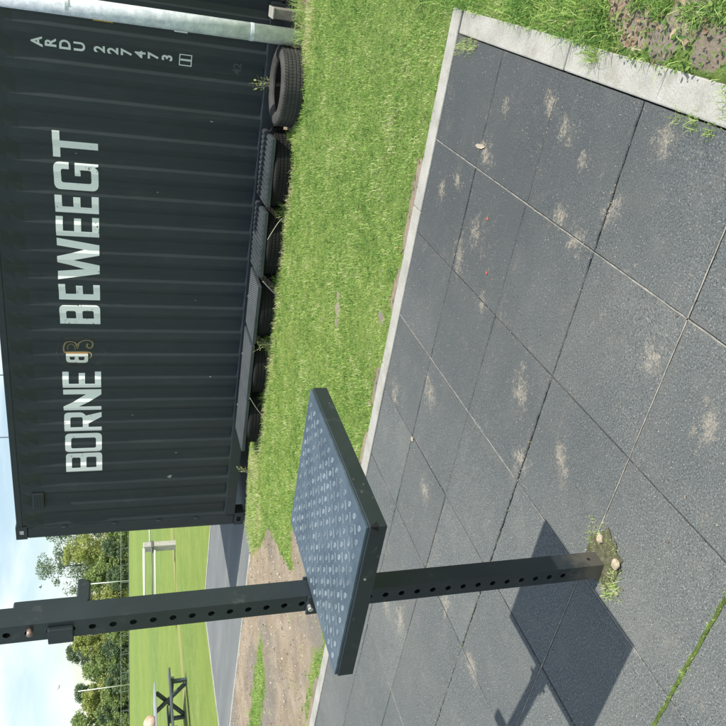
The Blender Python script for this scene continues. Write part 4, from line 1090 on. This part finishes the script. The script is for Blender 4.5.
V[:, 3, 0] = pts[:, 0]; V[:, 3, 1] = pts[:, 1]; V[:, 3, 2] = .0006 + s_ * .9
b = np.arange(n) * 4
T = np.concatenate([np.stack([b, b+1, b+3], 1), np.stack([b+1, b+2, b+3], 1), np.stack([b+2, b, b+3], 1)])
tag(fast_mesh('sand_grains', V.reshape(-1, 3), T, mat('sand_grain', (0.48, 0.43, 0.34), .9)), 'loose pale sand grains scattered over the rubber tiles', 'sand', None, 'stuff')

# ------------------------------------------------------------------ distance
GZ0 = .05
M_white_post = mat('white_post', (0.72, 0.72, 0.68), .6)
# training rail: a post with two rails
tr = thing('training_rail', (-14.8, 15.35, GZ0), 'pale post with two long rails standing far off in the field', 'rail frame')
tr['_o'] = (-14.8, 15.35, GZ0)
def O(p): return p
M_pale = earthy('pale_wood', [(0.3, (0.36, 0.34, 0.31)), (0.7, (0.52, 0.50, 0.46))], 8)
b = MB(); b.box(-14.93, -14.72, 15.26, 15.44, GZ0 - .05, .90)
obj('post', b, M_pale, tr, bevel=.02)
b = MB(); b.box(-14.95, -14.70, 15.22, 15.46, .64, .70); obj('clamp', b, mat('clamp_grey', (0.13, 0.14, 0.14), .6), tr, bevel=.01)
for dz, r_ in ((.885, .035), (.69, .022)):
    b = MB(); b.tube([(-14.7, 15.18, dz), (-15.98, 14.02, dz - .01)], r_, 10); obj('rail', b, M_white_post if dz > .8 else mat('rail_grey', (0.16, 0.17, 0.16), .5), tr, smooth=True)
b = MB(); b.tube([(-14.75, 15.14, .60), (-15.98, 14.0, .60)], .022, 10); obj('rail', b, M_white_post, tr, smooth=True)
b = MB(); b.tube([(-14.8, 15.4, .72), (-13.2, 17.2, .76)], .022, 10); obj('rail', b, M_white_post, tr, smooth=True)
b = MB(); b.box(-16.06, -15.93, 13.92, 14.05, 0, .93); obj('post', b, M_pale, tr, bevel=.01)
b = MB(); b.box(-13.28, -13.12, 17.15, 17.3, 0, .9); obj('post', b, M_pale, tr, bevel=.01)

# picnic table
M_pt = steel_paint('table_green_grey', (0.055, 0.075, 0.078), (0.08, 0.10, 0.10), .5, 4, .2)
M_ptt = mat('table_top_weathered', (0.30, 0.32, 0.33), .5)
TA = math.atan2(-.84, -.54)                    # long axis
pt = thing('picnic_table', (-15.60, 10.50, GZ0), 'dark picnic table with crossed legs and fixed benches in the field', 'picnic table', rz=0)
pt.rotation_euler = (0, 0, R(91))
for k in range(4):
    b = MB(); b.box(-.9, .9, -.36 + k*.185, -.36 + k*.185 + .165, .675, .715); obj('table_board', b, M_ptt, pt, bevel=.006)
for s_ in (-1, 1):
    for q in (0, 1):
        b = MB(); ya = s_ * .66 - .14 + q*.145; b.box(-.9, .9, ya, ya + .13, .36, .40); obj('seat', b, M_pt, pt, bevel=.006)
for xx_ in (-.62, .62):
    for s_ in (-1, 1):
        b = MB()
        p0 = Vector((xx_ + .03*s_, s_*.62, 0)); p1 = Vector((xx_ + .03*s_, -s_*.30, .67)); d = (p1 - p0).normalized(); u = Vector((1, 0, 0)); v = d.cross(u)
        vs = [p + u*a_*.022 + v*b_*.045 for p in (p0, p1) for a_, b_ in ((-1, -1), (1, -1), (1, 1), (-1, 1))]
        b.add(vs, [(0,1,2,3),(4,7,6,5),(0,4,5,1),(1,5,6,2),(2,6,7,3),(3,7,4,0)]); obj('leg', b, M_pt, pt)
    for s_ in (-1, 1):
        b = MB(); b.box(xx_ - .03, xx_ + .03, s_*.66 - .045, s_*.66 + .045, 0, .289); obj('leg', b, M_pt, pt)
    b = MB(); b.box(xx_ - .025, xx_ + .025, -.80, .80, .29, .355); obj('seat_beam', b, M_pt, pt)
# pale round bag lying on the table
bg_ = bmesh.new(); bmesh.ops.create_uvsphere(bg_, u_segments=24, v_segments=16, radius=.14)
for v in bg_.verts:
    v.co *= 1 + .10 * mnoise.noise(v.co * 9); v.co.z *= 1.05
    if v.co.z < -.1: v.co.z = -.1
me = bpy.data.meshes.new('bag'); bg_.to_mesh(me); bg_.free()
me.materials.append(earthy('bag_cloth', [(0.35, (0.50, 0.30, 0.20)), (0.6, (0.66, 0.52, 0.42))], 3, .2))
bo = bpy.data.objects.new('cloth_bag', me); COL.objects.link(bo); bo.location = (-15.50, 10.56, GZ0 + .715 + .1)
for p in me.polygons: p.use_smooth = True
tag(bo, 'pale pinkish round bag lying on the picnic table', 'bag')

# fence before the trees
E0 = Vector((-63.0, 95.0)); E1 = Vector((-111.0, 38.0)); FL = (E1 - E0).length; fd = (E1 - E0) / FL
fn_ = thing('field_fence', (E0.x, E0.y, GZ0), 'low pale metal fence along the far edge of the field', 'fence'); fn_['_o'] = (E0.x, E0.y, GZ0)
M_fence = mat('fence_metal', (0.20, 0.23, 0.22), .5, .2)
k = 0; s_ = 0
while s_ < FL:
    p = E0 + fd * s_; b = MB(); b.box(p.x - .028, p.x + .028, p.y - .028, p.y + .028, -.1, 1.15); obj('post', b, M_fence, fn_); s_ += 2.3
b = MB(); b.tube([(E0.x, E0.y, 1.17), (E1.x, E1.y, 1.17)], .032, 6); b.tube([(E0.x, E0.y, .2), (E1.x, E1.y, .2)], .015, 6); obj('rail', b, M_fence, fn_)
b = MB(); s_ = .25
while s_ < FL:
    p = E0 + fd*s_; b.box(p.x - .004, p.x + .004, p.y - .004, p.y + .004, .2, 1.15); s_ += .5
wires = obj('wire_mesh', b, M_fence, fn_); wires['kind'] = 'stuff'

# trees
def tree_meshes(seed, H, W, n, stops, leaf=.26, low=.12, airy=0.0):
    rg = np.random.default_rng(seed); nc = 44 + int(H * 4)
    cl = []
    for _ in range(nc):
        zz = rg.uniform(low, .97); rad = W * (math.sin(math.pi * min(1, (zz - low * .6) / (1.03 - low * .6)) ** .8) ** .7) * .5
        a = rg.uniform(0, 6.28); q = rad * math.sqrt(rg.random()) * .92
        cl.append((q*math.cos(a), q*math.sin(a), zz*H, rg.uniform(.11, .22) * W * (1 - .35*zz) * (1 - .3*airy), rg.uniform(-.25, .25)))
    V = []; tn = []
    per = n // nc
    for (x, y, z, r_, tb) in cl:
        d = rg.normal(size=(per, 3)); d /= np.linalg.norm(d, axis=1)[:, None]; rr_ = r_ * rg.uniform(.35, 1.15, per) ** (.6)
        c = np.array([x, y, z]) + d * rr_[:, None] * np.array([1, 1, .8])
        c = c[c[:, 2] > .1]; m_ = len(c)
        u = rg.normal(size=(m_, 3)); u /= np.linalg.norm(u, axis=1)[:, None]; v = np.cross(u, rg.normal(size=(m_, 3))); v /= np.linalg.norm(v, axis=1)[:, None]
        s = leaf * rg.uniform(.5, 1.25, m_)[:, None]
        V.append(np.stack([c - u*s*.5, c + v*s*.32, c + u*s*.5, c - v*s*.32], 1).reshape(-1, 3))
        tn.append(np.repeat(np.clip(.45 + tb + rg.normal(0, .14, m_), 0, 1), 4))
    V = np.concatenate(V); T = np.arange(len(V)).reshape(-1, 4)
    return V, T, np.concatenate(tn), cl
pal = {
 'dark': leafmat('foliage_dark', [(0, (0.09, 0.15, 0.08)), (.5, (0.17, 0.24, 0.13)), (1, (0.27, 0.34, 0.18))], .3),
 'yellow': leafmat('foliage_yellow', [(0, (0.27, 0.32, 0.09)), (.5, (0.40, 0.45, 0.15)), (1, (0.54, 0.53, 0.21))], .35),
 'mid': leafmat('foliage_mid', [(0, (0.18, 0.26, 0.09)), (.5, (0.29, 0.38, 0.14)), (1, (0.44, 0.50, 0.20))], .35),
}
def make_tree(x, y, H, W, kind_, seed, label, n=11000, leaf=.26, airy=0, low=.1, nm='tree'):
    V, T, tn, cl = tree_meshes(seed, H, W, n, None, leaf, low, airy)
    r_ = thing(nm, (x, y, GZ0 - .05), label, 'tree' if nm == 'tree' else 'bush', 'trees and bushes beyond the field')
    fast_mesh('crown', V, T, pal[kind_], {'tint': tn}, r_)
    b = MB(); b.tube([(0, 0, -.1), (.05, .03, H*.3), (-.05, .06, H*.6), (0, 0, H*.85)], [H*.018+.04, H*.013+.02, H*.007, .02], 8)
    rg = random.Random(seed)
    for c in rg.sample(cl, 12):
        z0 = c[2] * .6; b.tube([(0, 0, z0), (c[0]*.6, c[1]*.6, c[2]*.85), (c[0], c[1], c[2])], [H*.006, H*.0035, .01], 5)
    obj('trunk', b, M_bark, r_)
    return r_
def at(d, U, V=None):
    # a bearing across the view (measured in the upright picture) at distance d
    q = (U - 363) / 730.; r_ = F + RT * q + UP * (245 / 730.); r_ = Vector((r_.x, r_.y)); r_.normalize(); return r_ * d
tl = [ # bearing, distance, height, width, kind, label
 (200, 106, 10.4, 6.0, 'dark', 'dark tree partly hidden behind the left end of the container'),
 (164, 104, 11.2, 7.6, 'dark', 'tallest dark airy tree just left of the container'),
 (175, 99, 7.6, 6.5, 'yellow', 'yellow green tree in front of the tall dark tree'),
 (150, 98, 5.2, 4.6, 'mid', 'mid green low tree right of the training post'),
 (120, 99, 6.0, 5.5, 'yellow', 'yellow green tree hidden mostly behind the training post'),
 (78, 103, 7.3, 4.6, 'dark', 'dark pointed tree left of the training post'),
 (88, 99, 6.4, 4.5, 'yellow', 'yellow green tree left of the training post'),
 (62, 98.5, 5.0, 5.0, 'mid', 'mid green tree above the middle of the far fence'),
 (38, 106, 6.3, 4.6, 'dark', 'dark tree with the short white mast before it'),
 (30, 98, 5.2, 5.2, 'yellow', 'yellow green tree over the picnic table'),
 (10, 99, 6.2, 5.5, 'mid', 'mid green tree at the edge of the picture'),
 (-16, 100, 6.0, 6.0, 'yellow', 'yellow green tree past the edge of the picture'),
 (-45, 102, 8.0, 6.0, 'dark', 'dark tree farthest along the fence')]
for i, (U, d, H, W, kd, lb) in enumerate(tl):
    p = at(d * 1.21, U); make_tree(p.x, p.y, H * 1.2, W * 1.15, kd, 20 + i, lb, leaf=.30 if kd != 'dark' else .25, airy=.6 if i == 1 else 0)
bl = ['leftmost dark bush', 'second', 'third']
bd = [(196, 'mid', 'low green bush beside the container corner'), (180, 'dark', 'low dark bush under the tall airy tree'), (165, 'mid', 'low green bush behind the white pole'), (148, 'dark', 'low dark bush right of the training post'),
      (132, 'yellow', 'low yellowish bush behind the training post'), (112, 'dark', 'low dark bush behind the training post'), (97, 'mid', 'low green bush left of the training post'), (80, 'dark', 'low dark bush under the pointed tree'),
      (64, 'mid', 'low green bush midway along the fence'), (48, 'dark', 'low dark bush right of the short white mast'), (32, 'mid', 'low green bush left of the short white mast'), (14, 'dark', 'low dark bush over the picnic table'), (-4, 'mid', 'low green bush at the picture edge')]
for i, (U, kd, lb) in enumerate(bd):
    p = at(115.5 + (i % 3) * .8, U); make_tree(p.x, p.y, 3.0 + .6 * ((i * 7) % 3), 4.4, kd, 60 + i, lb, n=4200, leaf=.26, low=.03, nm='bush')

# poles
def mast(name, p, h, r_, m, label, top=True):
    t_ = thing(name, (p.x, p.y, GZ0), label, 'pole')
    b = MB(); b.tube([(0, 0, -.1), (0, 0, h)], [r_, r_ * .8], 10); obj('shaft', b, m, t_, smooth=True)
    if top:
        b = MB(); b.box(-.5, .5, -.06, .06, h - .3, h - .2); 
        for xx_ in (-.45, .05): b.box(xx_, xx_ + .4, -.25, .1, h - .2, h + .1)
        obj('lamp_head', b, m, t_, bevel=.02)
    return t_
M_mast = mat('mast_grey', (0.10, 0.11, 0.12), .5, .4)
mast('light_mast', at(62, 351.5), 15.5, .055, M_mast, 'thin dark mast showing above the middle of the container roof')
mast('light_mast', at(62, 292), 15.5, .050, M_mast, 'thin dark mast showing above the left part of the container roof')
mast('white_pole', at(108, 144.5), 5.2, .075, M_white_post, 'white pole in front of the bushes just right of the training post', False)
mast('white_pole', at(112, 40), 6.5, .07, M_white_post, 'white mast showing above the bushes over the picnic table', False)

# birds
def bird(x, y, z, s, rz, label):
    t_ = thing('bird', (x, y, z), label, 'bird'); t_.rotation_euler = (R(25), R(15), rz)
    b = MB(); b.tube([(-.16*s, 0, 0), (-.10*s, 0, 0), (0, 0, 0), (.10*s, 0, .01*s), (.15*s, 0, .02*s), (.19*s, 0, .015*s)], [.008*s, .018*s, .035*s, .03*s, .02*s, .004*s], 8)
    b.add([(-.12*s, -.03*s, 0), (-.12*s, .03*s, 0), (-.22*s, .045*s, 0), (-.22*s, -.045*s, 0), (-.15*s, 0, .008*s)], [(0, 1, 4), (1, 2, 4), (2, 3, 4), (3, 0, 4), (0, 3, 2, 1)])
    obj('body', b, M_bird, t_, smooth=True)
    for sy in (-1, 1):
        w_ = MB(); pts_ = [(.06, .02, .02), (.04, .2, .10), (-.02, .38, .05), (-.06, .2, .08), (-.05, .02, .02)]
        vs = [(a*s, sy*b_*s, c_*s) for a, b_, c_ in pts_] + [(a*s, sy*b_*s, (c_ - .012)*s) for a, b_, c_ in pts_]
        w_.add(vs, [(0,1,2,3,4),(9,8,7,6,5)] + [(i, (i+1) % 5, 5+(i+1) % 5, 5+i) for i in range(5)])
        obj('wing', w_, M_bird, t_)
M_bird = mat('dark_feathers', (0.02, 0.02, 0.022), .7)
bird(-21.63, 20.78, 4.2, .42, 1.0, 'dark bird flying above the hook of the training post')
bird(-27.88, 21.16, 3.85, .40, 2.2, 'small dark bird flying over the trees left of the training post')

for o in list(scn.objects):
    if '_o' in o: del o['_o']
